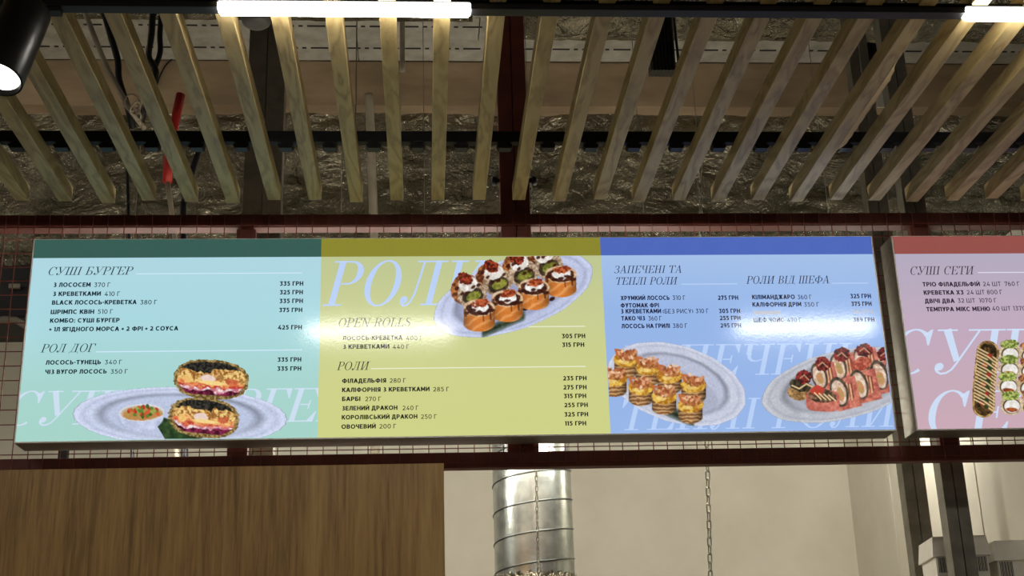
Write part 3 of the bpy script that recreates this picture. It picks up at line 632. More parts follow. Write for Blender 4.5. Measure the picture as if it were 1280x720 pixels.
# ---- plain geometric sans capitals, drawn as strokes of one weight
def sans_glyphs(w):
    t = w*.88; h = w/2; g = t/2
    V = lambda x, y0=0, y1=1: [[(x, y0), (x+w, y0), (x+w, y1), (x, y1)]]
    B = lambda y, x0, x1: [[(x0, y), (x1, y), (x1, y+t), (x0, y+t)]]
    T, Mi = 1-t, .5-t/2
    def ln(*p): return stroke(list(p), [w]*len(p))
    def ar(cx, cy, rx, ry, a0, a1, n=18):
        A = [math.radians(a0+(a1-a0)*i/n) for i in range(n+1)]
        return stroke([(cx+(rx-h)*math.cos(a), cy+(ry-g)*math.sin(a)) for a in A], [t+(w-t)*abs(math.cos(a)) for a in A])
    def dg(x0, y0, x1, y1, k=1.12): e = w*k/2; return [[(x0-e, y0), (x0+e, y0), (x1+e, y1), (x1-e, y1)]]
    O = lambda cx, rx: ar(cx, .5, rx, .515, 0, 360, 28)
    bowl = lambda x, y0, y1, r: B(y0, w*.5, x)+B(y1-t, w*.5, x)+ar(x, (y0+y1)/2, r, (y1-y0)/2, 90, -90, 12)
    Gs = {
     'І': (V(0), w), 'Г': (V(0)+B(T, 0, .56), .56), 'Т': (V(.34-h)+B(T, 0, .68), .68), 'Е': (V(0)+B(T, 0, .62)+B(Mi, 0, .56)+B(0, 0, .64), .64),
     'Н': (V(0)+V(.74-w)+B(Mi, 0, .74), .74), 'П': (V(0)+V(.72-w)+B(T, 0, .72), .72), 'И': (V(0)+V(.76-w)+dg(h, .08, .76-h, .92), .76),
     'Ш': (V(0)+V(.55-h)+V(1.1-w)+B(0, 0, 1.1), 1.1), 'Ц': (V(0)+V(.70-w)+B(0, 0, .82)+V(.82-w, -.2, t), .82),
     'Р': (V(0)+bowl(.34, .32, 1, .34), .68), 'В': (V(0)+bowl(.36, Mi, 1, .28)+bowl(.38, 0, .5+g, .32), .70), 'Б': (V(0)+B(T, 0, .62)+bowl(.36, 0, .60, .32), .68), 'Ь': (V(0)+bowl(.36, 0, .60, .32), .68),
     'О': (O(.46, .46), .92), 'С': (ar(.45, .5, .45, .515, 48, 312, 22), .80), 'А': (dg(h*.9, 0, .40, 1)+dg(.80-h*.9, 0, .40, 1)+B(.22, .16, .64), .80),
     'К': (V(0)+dg(w*.9, .40, .60, 1, 1.25)+dg(.30, .56, .64, 0, 1.25), .70), 'Х': (dg(h, 0, .78-h, 1, 1.1)+dg(.78-h, 0, h, 1, 1.1), .78),
     'У': (dg(h, 1, .36, .34, 1.15)+dg(.70-h, 1, .26, 0, 1.1), .70), 'М': (V(0)+V(.86-w)+dg(h, 1, .43, .22, 1.0)+dg(.86-h, 1, .43, .22, 1.0), .86),
     'Л': (V(.70-w)+B(T, .16, .70)+ln((.24, .95), (.21, .45), (.14, .12), (.0, .06)), .70), 'Д': (V(.70-w, t, 1)+B(T, .20, .70)+ln((.27, .95), (.24, .45), (.15, .08))+B(0, 0, .84)+V(0, -.2, t)+V(.84-w, -.2, t), .84),
     'Ф': (V(.5-h, -.04, 1.04)+ar(.5, .5, .5, .40, 0, 360, 28), 1.0), 'Ч': (V(.66-w)+V(0, .68, 1)+ar(.33, .68, .33, .34, 180, 270, 8)+B(.34, .32, .66), .66),
     'Ж': (V(.5-h)+dg(.12, 0, .44, .54)+dg(.12, 1, .44, .46)+dg(.88, 0, .56, .54)+dg(.88, 1, .56, .46), 1.0), 'Ю': (V(0)+B(Mi, 0, .32)+ar(.70, .5, .42, .515, 0, 360, 28), 1.12),
     'Я': (V(.66-w)+B(T, .32, .66-w*.5)+B(.34, .32, .66-w*.5)+ar(.34, .67, .34, .33, 90, 270, 12)+dg(h, 0, .36, .40, 1.2), .66),
     'З': (ar(.30, .745, .32, .265, 125, -80, 14)+ar(.30, .27, .37, .285, 80, -130, 14)+B(Mi+.01, .22, .38), .67),
     'L': (V(0)+B(0, 0, .58), .58), '+': ([[(0, .45-g), (.5, .45-g), (.5, .45+g), (0, .45+g)], [(.25-h, .2), (.25+h, .2), (.25+h, .7), (.25-h, .7)]], .5), '-': (B(.36, 0, .34), .34), ':': (B(0, 0, w)+B(.5, 0, w), w),
     '(': (ar(.42, .45, .42, .62, 135, 225, 10), .26), ')': (ar(-.16, .45, .42, .62, 45, -45, 10), .26),
     '0': (O(.35, .35), .70), '1': (V(.34-w)+B(T, 0, .34), .34), '7': (B(T, 0, .62)+dg(.22, 0, .62-h, 1-t*.5, 1.15)+V(0, .74, 1), .62), '4': (dg(.18, .30, .48, 1, 1.1)+B(.20, 0, .74)+V(.50-w*.4, 0, .50), .74),
     '2': (ar(.30, .69, .30, .31, 160, -30, 14)+ln((.54, .56), (.10, .08))+B(0, 0, .64), .64), '3': (ar(.29, .30, .33, .31, 95, -150, 16)+B(T, .04, .58)+dg(.30, .54, .52, 1-t*.6, 1.2), .64),
     '5': (ar(.29, .33, .33, .345, 110, -150, 16)+B(T, .09, .58)+V(.08, .52, 1)+B(.55, .1, .32), .64), '6': (ar(.33, .32, .33, .33, 0, 360, 24)+ar(.46, .45, .46, .56, 100, 200, 14), .66), '9': (ar(.33, .68, .33, .33, 0, 360, 24)+ar(.20, .55, .46, .56, -80, 20, 14), .66),
     '8': (ar(.33, .74, .28, .27, 0, 360, 22)+ar(.33, .28, .33, .29, 0, 360, 22), .66)}
    for a, b in (('A', 'А'), ('B', 'В'), ('C', 'С'), ('K', 'К')): Gs[a] = Gs[b]
    Gs['Й'] = (Gs['И'][0]+ar(.38, 1.26, .20, .16, 200, 340, 8), .76)
    return Gs
SANS = {True: sans_glyphs(.235), False: sans_glyphs(.15)}
def sans_text(name, text, xl, xr, bl, mat, parent, bold=True, cap=5.5, lift=EPS*3):
    x = 0; P = []
    for ch in text:
        if ch == ' ': x += .36; continue
        g, a = SANS[bold][ch]; P += [[(u+x, v) for u, v in q] for q in g]; x += a+(.10 if bold else .15)
    X, Z = BP(xl, bl); X2, _ = BP(xr, bl); h = BP(xl, bl-cap)[1]-Z; k = (X2-X)/max(p[0] for q in P for p in q)
    return poly_mesh(name, [[(X+u*k, Z+v*h) for u, v in q] for q in P], mat, parent, lift)
def rule(parent, xl, yl, xr, yr, mat, clip=None):
    X, Z = BP(xl, yl); X2, Z2 = BP(xr, yr); Z2 = Z
    return poly_mesh('rule_line', [[(X, Z-.0016), (X2, Z2-.0016), (X2, Z2+.0016), (X, Z+.0016)]], mat, parent, EPS*1.5, clip)

M['ink1'] = mat_print('navy lettering ink', (22, 38, 52)); M['ink2'] = mat_print('black lettering ink', (34, 32, 24)); M['ink3'] = mat_print('blue-black lettering ink', (28, 30, 62)); M['ink4'] = mat_print('plum lettering ink', (44, 32, 48))
M['line1'] = mat_print('pale blue rule ink', (206, 232, 248)); M['line2'] = mat_print('cream rule ink', (232, 236, 208)); M['line3'] = mat_print('light blue rule ink', (184, 208, 246)); M['line4'] = mat_print('lilac rule ink', (222, 218, 236))
M['wm1'] = mat_print('white-lilac watermark ink', (204, 222, 240)); M['wm2'] = mat_print('sky blue watermark ink', (186, 208, 246)); M['wm3'] = mat_print('light blue watermark ink', (184, 208, 246)); M['wm4'] = mat_print('ice blue watermark ink', (204, 220, 244))
BG = [
 [(0, (174, 214, 226)), (.35, (170, 216, 224)), (.7, (167, 213, 206)), (1, (166, 211, 200))],
 [(0, (190, 198, 146)), (.35, (200, 206, 146)), (.7, (205, 209, 138)), (1, (206, 210, 136))],
 [(0, (164, 192, 232)), (.3, (150, 182, 232)), (.7, (150, 180, 232)), (1, (152, 182, 232))],
 [(0, (178, 170, 190)), (.45, (194, 170, 190)), (.75, (198, 170, 184)), (1, (202, 170, 182))]]
BAND = [(54, 92, 84), (138, 134, 46), (78, 104, 186), (148, 80, 74)]
ZBAND = BP(500, 320.5)[1]
def light_box(x0, n, label, first):
    x1 = x0+W_*n; yb = YM-.006
    t = thing('menu_light_box', ((x0+x1)/2, D+.06, ZB), label, 'menu board')
    e = .004
    MB().box((x0-e, D+.004, ZB-e), (x1+e, yb, ZT+e), .0015).build('housing', M['alu'], t)
    rim = MB()
    rim.box((x0-e, D-.001, ZB-e), (x1+e, D+.004, ZB)); rim.box((x0-e, D-.001, ZT), (x1+e, D+.004, ZT+.0015)); rim.box((x0-e, D-.001, ZB), (x0, D+.004, ZT)); rim.box((x1, D-.001, ZB), (x1+e, D+.004, ZT))
    rim.build('rim', M['alu_edge'], t)
    out = []
    for i in range(n):
        a, b = x0+i*W_, x0+(i+1)*W_; k = first+i
        v = [(a, D, ZB), (b, D, ZB), (b, D, ZBAND), (a, D, ZBAND), (a, D+.0039, ZB), (b, D+.0039, ZB), (b, D+.0039, ZBAND), (a, D+.0039, ZBAND)]
        fs = [(0, 1, 2, 3), (5, 4, 7, 6), (4, 5, 1, 0), (3, 2, 6, 7), (0, 3, 7, 4), (1, 5, 6, 2)]
        p = mk('print_panel', v, fs, mat_print('backlit print %s' % ('mint', 'yellow', 'blue', 'pink')[k], None, c2=BG[k]), t)
        p['label'] = 'backlit %s menu print' % ('mint green', 'yellow', 'sky blue', 'dusty pink')[k]
        hbd = MB().box((a, D, ZBAND), (b, D+.0039, ZT)).build('header_band', mat_print('header band %s' % ('green', 'olive', 'blue', 'red')[k], BAND[k]), p)
        hbd['label'] = 'plain %s header band' % ('dark green', 'olive', 'deep blue', 'brick red')[k]
        out.append((p, (a, b, ZB, ZBAND)))
    return out
PN = light_box(X0, 3, 'long backlit menu light box with green, yellow and blue panels', 0)
xbx = atY(1114.5, 300, D)[0]+.004
PN += light_box(xbx, 1, 'backlit menu light box with the pink panel at the right', 3)

# ---- lettering: (text, left, right, baseline) measured in the photograph
Z1 = lambda x: x/2.4825; Y1 = lambda y: 280+y/2.4825
p, cl = PN[0]
serif_text('watermark_letter', 'СУШІ БУРГЕР', 1, 438, 532, 42.5, M['wm1'], p, EPS, cl)
def block(p, ox, oy, sc, ink, heads, rules_, items, line):
    X = lambda x: ox+x/sc; Y = lambda y: oy+y/sc
    for tx, a, b, bl, cap in heads: serif_text('heading', tx, X(a), X(b), Y(bl), cap/sc, M[ink], p)
    for a, ya, b, yb_ in rules_: rule(p, X(a), Y(ya), X(b), Y(yb_), M[line])
    for it in items:
        kind, tx, a, b, bl = it
        sans_text({'n': 'dish_name', 'w': 'dish_weight', 'p': 'price'}[kind], tx, X(a), X(b), Y(bl), M[ink], p, kind != 'w')
block(p, 0, 280, 2.4825, 'ink1', [('СУШІ БУРГЕР', 146, 413, 159, 25), ('РОЛ ДОГ', 125, 297, 399, 26)], [(422, 155, 938, 153), (298, 397, 937, 388)], [
 ('n', 'З ЛОСОСЕМ', 165, 281, 196), ('w', '370 Г', 292, 342, 196), ('p', '335 ГРН', 868, 941, 192),
 ('n', 'З КРЕВЕТКАМИ', 163, 313, 224), ('w', '410 Г', 324, 372, 224), ('p', '325 ГРН', 868, 940, 219),
 ('n', 'BLACK ЛОСОСЬ-КРЕВЕТКА', 161, 424, 251), ('w', '380 Г', 435, 487, 250), ('p', '335 ГРН', 867, 940, 246),
 ('n', 'ШРІМПС КВІН', 157, 292, 280), ('w', '510 Г', 303, 350, 279), ('p', '375 ГРН', 866, 938, 274),
 ('n', 'КОМБО: СУШІ БУРГЕР', 155, 371, 307), ('n', '+ 1Л ЯГІДНОГО МОРСА + 2 ФРІ + 2 СОУСА', 152, 553, 334), ('p', '425 ГРН', 862, 937, 328),
 ('n', 'ЛОСОСЬ-ТУНЕЦЬ', 142, 313, 437), ('w', '340 Г', 325, 378, 436), ('p', '335 ГРН', 861, 935, 428),
 ('n', 'ЧІЗ ВУГОР ЛОСОСЬ', 140, 331, 466), ('w', '350 Г', 343, 396, 465), ('p', '335 ГРН', 860, 935, 456)], 'line1')
p, cl = PN[1]
serif_text('watermark_letter', 'РОЛИ', 402, 618, 382.5, 56, M['wm2'], p, EPS, cl)
block(p, 380, 280, 2.4825, 'ink2', [('OPEN ROLLS', 103, 332, 320, 27), ('РОЛИ', 101, 206, 454, 26)], [(340, 322, 872, 313), (208, 449, 874, 442)], [
 ('n', 'ЛОСОСЬ-КРЕВЕТКА', 120, 306, 361), ('w', '400 Г', 316, 368, 361), ('p', '305 ГРН', 800, 873, 355),
 ('n', 'З КРЕВЕТКАМИ', 120, 265, 388), ('w', '440 Г', 275, 326, 388), ('p', '315 ГРН', 801, 870, 382),
 ('n', 'ФІЛАДЕЛЬФІЯ', 118, 255, 494), ('w', '280 Г', 266, 316, 493), ('p', '235 ГРН', 804, 877, 486),
 ('n', 'КАЛІФОРНІЯ З КРЕВЕТКАМИ', 118, 390, 522), ('w', '285 Г', 401, 450, 520), ('p', '275 ГРН', 805, 877, 514),
 ('n', 'БАРБІ', 118, 175, 550), ('w', '270 Г', 190, 239, 550), ('p', '315 ГРН', 806, 876, 541),
 ('n', 'ЗЕЛЕНИЙ ДРАКОН', 117, 290, 579), ('w', '240 Г', 306, 355, 578), ('p', '255 ГРН', 808, 881, 569),
 ('n', 'КОРОЛІВСЬКИЙ ДРАКОН', 117, 352, 607), ('w', '250 Г', 363, 412, 605), ('p', '325 ГРН', 808, 882, 598),
 ('n', 'ОВОЧЕВИЙ', 116, 223, 636), ('w', '200 Г', 234, 286, 635), ('p', '115 ГРН', 810, 876, 626)], 'line2')
p, cl = PN[2]
serif_text('watermark_letter', 'ЗАПЕЧЕНІ', 768, 1070, 470.5, 39, M['wm3'], p, EPS, cl)
serif_text('watermark_letter', 'ТЕПЛІ РОЛИ', 770, 1128, 538, 38.5, M['wm3'], p, EPS, cl)
block(p, 740, 280, 2.4825, 'ink3', [('ЗАПЕЧЕНІ ТА', 67, 279, 153, 23), ('ТЕПЛІ РОЛИ', 71, 269, 189, 23), ('РОЛИ ВІД ШЕФА', 478, 737, 186, 24)], [(277, 187, 451, 184), (745, 184, 857, 183)], [
 ('n', 'ХРУМКИЙ ЛОСОСЬ', 89, 241, 237), ('w', '310 Г', 250, 290, 236), ('p', '275 ГРН', 391, 454, 236),
 ('n', 'ФУТОМАК ФРІ', 89, 208, 260), ('n', 'З КРЕВЕТКАМИ', 89, 215, 278), ('w', '(БЕЗ РИСУ)', 220, 314, 278), ('w', '310 Г', 322, 362, 277), ('p', '305 ГРН', 394, 460, 277),
 ('n', 'ТАКО ЧІЗ', 91, 165, 300), ('w', '360 Г', 175, 216, 300), ('p', '255 ГРН', 397, 461, 299),
 ('n', 'ЛОСОСЬ НА ГРИЛІ', 92, 242, 324), ('w', '380 Г', 251, 296, 323), ('p', '295 ГРН', 399, 463, 322),
 ('n', 'КІЛІМАНДЖАРО', 497, 630, 234), ('w', '360 Г', 638, 682, 234), ('p', '325 ГРН', 802, 866, 231),
 ('n', 'КАЛІФОРНІЯ ДРІМ', 498, 650, 257), ('w', '350 Г', 658, 705, 257), ('p', '375 ГРН', 805, 868, 255),
 ('n', 'ШЕФ ЧОЙС', 502, 596, 305), ('w', '470 Г', 606, 650, 305), ('p', '389 ГРН', 811, 877, 304)], 'line3')
# lamp glare painted in: one line as a pale strip, its price paled
M['glare_ink'] = mat_print('glare-paled ink', (176, 182, 196))
xa_, za_ = BP(740+502/2.4825, 280+281/2.4825); xb_, _ = BP(740+586/2.4825, 280+281/2.4825); hh = BP(940, 390)[1]-BP(940, 394.2)[1]
poly_mesh('glared_out_line', [[(xa_, za_), (xb_, za_), (xb_, za_+hh), (xa_, za_+hh)]], M['glare_ink'], p, EPS*3)
sans_text('price', '385 ГРН', 740+808/2.4825, 740+872/2.4825, 280+279/2.4825, M['glare_ink'], p)
p, cl = PN[3]
serif_text('watermark_letter', 'СУШІ', 1107, 1345, 467.5, 55, M['wm4'], p, EPS, cl)
serif_text('watermark_letter', 'СЕТИ', 1153, 1395, 545, 56, M['wm4'], p, EPS, cl)
block(p, 1040, 260, 2.1167, 'ink4', [('СУШІ СЕТИ', 205, 380, 177, 22)], [(386, 171, 640, 169)], [
 ('n', 'ТРІО ФІЛАДЕЛЬФІЙ', 240, 392, 208), ('w', '24 ШТ  760 Г', 400, 497, 207),
 ('n', 'КРЕВЕТКА Х3', 243, 349, 230), ('w', '24 ШТ 800 Г', 357, 451, 229),
 ('n', 'ДВІЧІ ДВА', 246, 325, 252), ('w', '32 ШТ  1070 Г', 333, 436, 251),
 ('n', 'ТЕМПУРА МІКС МЕНЮ', 250, 419, 274), ('w', '40 ШТ 1370 Г', 424, 526, 272)], 'line4')

# ================================================================== printed food pictures (flat print on the panels)
def mat_picture():
    s = NT('printed food picture'); s.set(Base_Color=(.01, .01, .01, 1), Roughness=.12, Emission_Strength=1.0); s.b.inputs['Specular IOR Level'].default_value = .55
    a = s.n('ShaderNodeVertexColor', layer_name='ink'); s.l(a.outputs[0], s.b.inputs['Emission Color']); return s.m
M['picture'] = mat_picture()
class Cv:
    def __init__(s, x0, y0, x1, y1, step=.62):
        s.X, s.Y = np.meshgrid(np.arange(x0, x1, step), np.arange(y0, y1, step), indexing='ij'); s.c = np.zeros(s.X.shape+(3,)); s.a = np.zeros(s.X.shape); s.n = 0
    def nz(s, sc, seed, o=3, sy=1.0): return fbm(s.X/sc+100, s.Y/sc*sy+100, seed, o)
    def put(s, m, col, base=True):
        m = np.clip(m, 0, 1)[..., None]; col = np.asarray(col, float)
        s.c = s.c*(1-m)+col*m
        if base: s.a = np.maximum(s.a, m[..., 0])
    def loc(s, cx, cy, rx, ry, rot=0):
        r = math.radians(rot); dx = s.X-cx; dy = s.Y-cy; u = (dx*math.cos(r)+dy*math.sin(r))/rx; v = (-dx*math.sin(r)+dy*math.cos(r))/ry; return u, v
    def ell(s, cx, cy, rx, ry, rot=0, soft=1.0, rough=0, seed=1, sc=5):
        u, v = s.loc(cx, cy, rx, ry, rot); d = np.sqrt(u*u+v*v)
        if rough: d = d+(s.nz(sc, seed)-.5)*rough
        return np.clip((1-d)*min(rx, ry)/soft+.5, 0, 1)
    def tex(s, c1, c2, sc=3, seed=1, o=3, con=2.2, sy=1.0):
        t = np.clip((s.nz(sc, seed, o, sy)-.5)*con+.5, 0, 1)[..., None]; return np.array(c1)*(1-t)+np.array(c2)*t
    def line(s, pts, w_, col, soft=.8, m=1.0):
        d = np.full(s.X.shape, 1e9)
        for (ax_, ay), (bx, by) in zip(pts[:-1], pts[1:]):
            L = (bx-ax_)**2+(by-ay)**2+1e-9; t = np.clip(((s.X-ax_)*(bx-ax_)+(s.Y-ay)*(by-ay))/L, 0, 1)
            d = np.minimum(d, np.hypot(s.X-ax_-t*(bx-ax_), s.Y-ay-t*(by-ay)))
        s.put(np.clip((w_/2-d)/soft+.5, 0, 1)*m, col)
    def plate(s, cx, cy, rx, ry, rot, c_hi, c_lo, seed, well=.70, lob=9, amp=.012):
        u, v = s.loc(cx, cy, rx, ry, rot); th = np.arctan2(v, u); d = np.sqrt(u*u+v*v)*(1+amp*np.abs(np.sin(th*lob/2)))
        m = np.clip((1-d)*ry/1.0+.5, 0, 1)
        s.put(m, s.tex(c_lo, c_hi, 12, seed, 2, 1.1)*.5+np.array(c_hi)*.5)
        hi = np.array(c_hi); lo = np.array(c_lo)
        s.put(np.clip(1-np.abs(d-.965)*ry/1.3, 0, 1)*.5*m, np.minimum(hi+14, 255)); s.put(np.clip(1-np.abs(d-.90)*ry/1.4, 0, 1)*.35*m, lo*.88)
        emb = np.clip((s.nz(2.2, seed+9)-.5)*3, 0, 1)*np.clip((d-.76)*8, 0, 1); s.put(emb*.22*m, lo*.9)
        wl = np.clip((well-d)*ry/2+.5, 0, 1); s.put(wl*.8, lo*.93+14)
        edge = np.clip(1-np.abs(d-well)*ry/3.2, 0, 1)
        s.put(edge*np.clip(.35+.65*np.maximum(u*.7-v*.5, -u*.6-v*.3), 0, 1)*.95, lo*.62)
        s.put(edge*np.clip(v*.8, 0, 1)*.6, np.minimum(hi+12, 255))
    def done(s, name, parent, clip, lift=EPS*2.4):
        s.c = s.c*(.94+.12*s.nz(1.7, 99, 2))[..., None]
        rays = fw+rt*((s.X-640)/F)[..., None]+up*((360-s.Y)/F)[..., None]; k = D/rays[..., 1]
        wx = rays[..., 0]*k; wz = rays[..., 2]*k+CZ
        x0, x1, z0, z1 = clip; ok = (s.a > .5) & (wx > x0+.001) & (wx < x1-.001) & (wz > z0+.001) & (wz < z1-.001)
        q = ok[:-1, :-1] & ok[1:, :-1] & ok[1:, 1:] & ok[:-1, 1:]
        idx = np.arange(ok.size).reshape(ok.shape); f = np.stack([idx[:-1, :-1], idx[:-1, 1:], idx[1:, 1:], idx[1:, :-1]], -1)[q]
        used, inv = np.unique(f, return_inverse=True); f = inv.reshape(-1, 4)
        v = np.stack([wx.ravel()[used], np.full(used.size, D-lift), wz.ravel()[used]], -1); c = (v.min(0)+v.max(0))/2; v = v-c
        m = bpy.data.meshes.new(name); m.vertices.add(len(v)); m.vertices.foreach_set('co', v.astype(np.float32).ravel())
        m.loops.add(f.size); m.loops.foreach_set('vertex_index', f.astype(np.int32).ravel()); m.polygons.add(len(f)); m.polygons.foreach_set('loop_start', np.arange(0, f.size, 4, dtype=np.int32))
        m.update(calc_edges=True)
        at = m.color_attributes.new('ink', 'FLOAT_COLOR', 'POINT'); col = lin(np.clip(s.c.reshape(-1, 3)[used], 0, 255)); at.data.foreach_set('color', np.concatenate([col, np.ones((len(col), 1))], 1).astype(np.float32).ravel())
        m.materials.append(M['picture']); o = bpy.data.objects.new(name, m); return link(o, c, parent)

# ---- green panel: halved rice burgers, sauce bowl, oval plate
c = Cv(84, 444, 364, 554)
c.plate(225, 521, 135, 37.5, 1.5, (206, 214, 238), (184, 194, 222), 3, well=.74, lob=34, amp=.010)
leaf = np.clip((c.X-(192+(c.Y-526)*.6))/1.2, 0, 1)*np.clip((252-c.X)/8+.5, 0, 1)*np.clip((c.Y-(521+abs(c.X-205)*.33))/2, 0, 1)*np.clip((549.5-c.Y)/1, 0, 1)
c.put(leaf, c.tex((30, 52, 26), (56, 84, 44), 5, 8))
c.put(c.ell(176, 523, 28.5, 15)*.35, (150, 160, 190)); c.put(c.ell(177, 518.5, 28, 21, 0)*np.clip((c.Y-516)/2+.5, 0, 1), c.tex((176, 184, 212), (206, 214, 238), 10, 4))
c.put(c.ell(177, 516, 28.5, 11, -2), (214, 214, 222)); c.put(c.ell(177, 516.5, 26, 9.5, -2), (196, 170, 140))
ms = c.ell(178, 517.5, 24, 8, -3, rough=.35, seed=5, sc=4); c.put(ms, c.tex((200, 120, 70), (170, 150, 80), 3, 6))
rr = np.random.RandomState(3)
for k in range(44):
    a = rr.rand()*2*PI; q = rr.rand()**.5; col = [(86, 130, 50), (180, 56, 34), (150, 170, 80), (206, 90, 50), (60, 96, 36)][k % 5]
    c.put(c.ell(180+20*q*math.cos(a), 514.5+7*q*math.sin(a), 2.6, 2.0, rr.rand()*90, rough=.5, seed=k), col)
def burger(cx, cy, rx, ry, rot, seed):
    u, v = c.loc(cx, cy, rx, ry, rot); sq = (np.abs(u)**2.5+np.abs(v)**2.3)**(1/2.4); ed = sq+(c.nz(3, seed)-.5)*.10
    c.put(np.clip((1-ed)*ry/1+.5, 0, 1), c.tex((92, 74, 36), (176, 148, 92), 2.4, seed, 4, 3))
    inn = np.clip((.88-ed)*ry/1+.5, 0, 1)*np.clip((.78-v)*ry/1.2+.5, 0, 1); vv = v+(c.nz(9, seed+2)-.5)*.55+u*u*.10; n2 = c.nz(3, seed+4)
    def layer(lo, hi, col): c.put(inn*np.clip((vv-lo)*ry/1.2+.5, 0, 1)*np.clip((hi-vv)*ry/1.2+.5, 0, 1), col)
    layer(-2, -.36, c.tex((20, 20, 20), (60, 58, 50), 2.2, seed+5, 3, 3)); layer(-.42, .14, c.tex((196, 136, 60), (232, 190, 110), 4, seed+6, 3, 3.2))
    layer(-.40, .10, c.tex((150, 92, 40), (240, 206, 132), 2.4, seed+7, 3, 3)); layer(.10, .30, c.tex((216, 110, 66), (240, 196, 120), 5, seed+8, 3, 3)); layer(.28, .42, c.tex((186, 60, 50), (232, 150, 110), 4, seed+9, 3, 3))
    layer(.40, .60, c.tex((240, 226, 224), (196, 110, 130), 4, seed+10, 3, 3)); layer(.55, 2, c.tex((58, 14, 32), (142, 40, 78), 3, seed+11, 3, 3))
    c.put(c.ell(cx-4, cy-1, rx*.20, ry*.20, 5, rough=.3, seed=seed)*inn, (232, 206, 196)); c.put(c.ell(cx+rx*.02, cy+ry*.17, rx*.36, ry*.10, 7)*inn, (244, 214, 140))
    c.put(c.ell(cx+rx*.55, cy+ry*.10, rx*.16, ry*.16, rough=.8, seed=seed+3)*inn*.8, (196, 90, 60)); c.put(c.ell(cx+rx*.25, cy-ry*.1, rx*.12, ry*.12, rough=.8, seed=seed+13)*inn*.8, (150, 100, 50)); c.put(c.ell(cx-rx*.62, cy-ry*.05, rx*.12, ry*.2, 30, rough=.8, seed=seed+14)*inn*.8, (240, 200, 120))
burger(255, 522.5, 44, 25, 6, 40); burger(264, 474.5, 47.5, 25, 4, 60)
c.done('food_picture', PN[0][0], PN[0][1])['label'] = 'picture of two halved black-rice burgers with a sauce bowl on an oval plate'

# ---- yellow panel: salmon rolls on a tilted plate
c = Cv(534, 312, 750, 428)
c.plate(641.5, 368, 105, 45, -19, (200, 208, 236), (160, 168, 202), 13, well=.72, lob=12)
c.put(c.ell(640, 372, 72, 27, -20)*.35, (130, 132, 160))
def back_roll(x, y, r, seed):
    c.put(c.ell(x-5, y-2, r, r*1.02, -20, rough=.15, seed=seed), c.tex((88, 44, 24), (186, 118, 66), 4, seed, 3, 3))
    c.put(c.ell(x+3, y+4, r*.98, r*.86, -20, rough=.1, seed=seed), c.tex((140, 112, 88), (206, 184, 158), 2, seed+1, 3, 3))
    c.put(c.ell(x+4, y+7, r*.70, r*.56, -20, rough=.2, seed=seed+2), c.tex((36, 30, 24), (84, 66, 44), 3, seed+3)); c.put(c.ell(x+5, y+6.5, r*.52, r*.30, -22, rough=.25, seed=seed+4), c.tex((84, 92, 30), (150, 148, 62), 3, seed+5))
    c.put(c.ell(x-2, y-9, r*.62, r*.5, -15, rough=.3, seed=seed+6), c.tex((206, 196, 184), (246, 244, 240), 4, seed+7))
    c.put(c.ell(x-5, y-16, r*.50, r*.42, 30, rough=.6, seed=seed+8, sc=3), c.tex((70, 20, 14), (168, 66, 36), 2.4, seed+9, 3, 3))
    for k in range(5): c.put(c.ell(x-r*.85+k*r*.36, y-2-6*math.sin(k*1.3+seed), 3.0, 2.0, -35, rough=.8, seed=seed+11+k, sc=3)*.9, (58, 22, 14))
def front_roll(x, y, rx, h, seed):
    side = np.clip(c.ell(x, y+h, rx, rx*.5)+((np.abs(c.X-x) < rx) & (c.Y > y) & (c.Y < y+h)), 0, 1)
    sh = np.clip(1-((c.X-x)/rx)**2, 0, 1)[..., None]*.4+.62; stripe = (np.sin((c.X-x)*.35+(c.Y-y)*.55+c.nz(9, seed)*3)*.5+.5)[..., None]**3
    c.put(side, (np.array((206, 120, 50))*(1-stripe*.5)+np.array((246, 190, 130))*stripe*.5)*sh)
    c.put(c.ell(x, y, rx, rx*.55, rough=.1, seed=seed), c.tex((196, 160, 124), (226, 200, 166), 2.4, seed+1)); c.put(c.ell(x, y+1, rx*.86, rx*.44, rough=.25, seed=seed+2), c.tex((44, 20, 14), (96, 50, 30), 3, seed+3))
    c.put(c.ell(x+1, y-1, rx*.56, rx*.36, -8, rough=.4, seed=seed+4), c.tex((210, 204, 196), (250, 250, 248), 5, seed+5)); c.put(c.ell(x+2, y-6, rx*.52, rx*.24, -10, rough=.9, seed=seed+6, sc=3), c.tex((120, 44, 24), (200, 104, 60), 2.5, seed+7, 3, 3))
    for k in range(5): c.put(c.ell(x-rx*.8+k*rx*.4, y+5+2.2*math.sin(k*2+seed), 3.6, 2.0, 20*math.sin(k*3), rough=.8, seed=seed+11+k, sc=3)*.9, (54, 20, 14))
    c.line([(x+rx*.7, y+3), (x+rx*.74, y+h*.7)], 2.2, (66, 28, 16), m=.7); c.line([(x-rx*.9, y+2), (x-rx*.86, y+h*.5)], 2.6, (70, 30, 16), m=.7); c.line([(x+rx*.25, y+7), (x+rx*.28, y+h*.8)], 1.6, (76, 34, 18), m=.6)
for i, (x, y) in enumerate(((682, 328), (651, 338), (619, 349), (587, 364))): back_roll(x, y, 19, 100+i*20)
for x, y in ((649, 389), (657, 386), (668, 384), (640, 392), (717, 356), (690, 374)): c.put(c.ell(x, y, 4, 2.4, -25, rough=.5, seed=int(x)), (48, 24, 20))
c.put(np.clip(1-np.abs((c.Y-406)+(c.X-628)*.42)/7, 0, 1)**.5*np.clip((c.X-601)/3, 0, 1)*np.clip((658-c.X)/4, 0, 1), c.tex((24, 38, 22), (52, 66, 42), 4, 9))
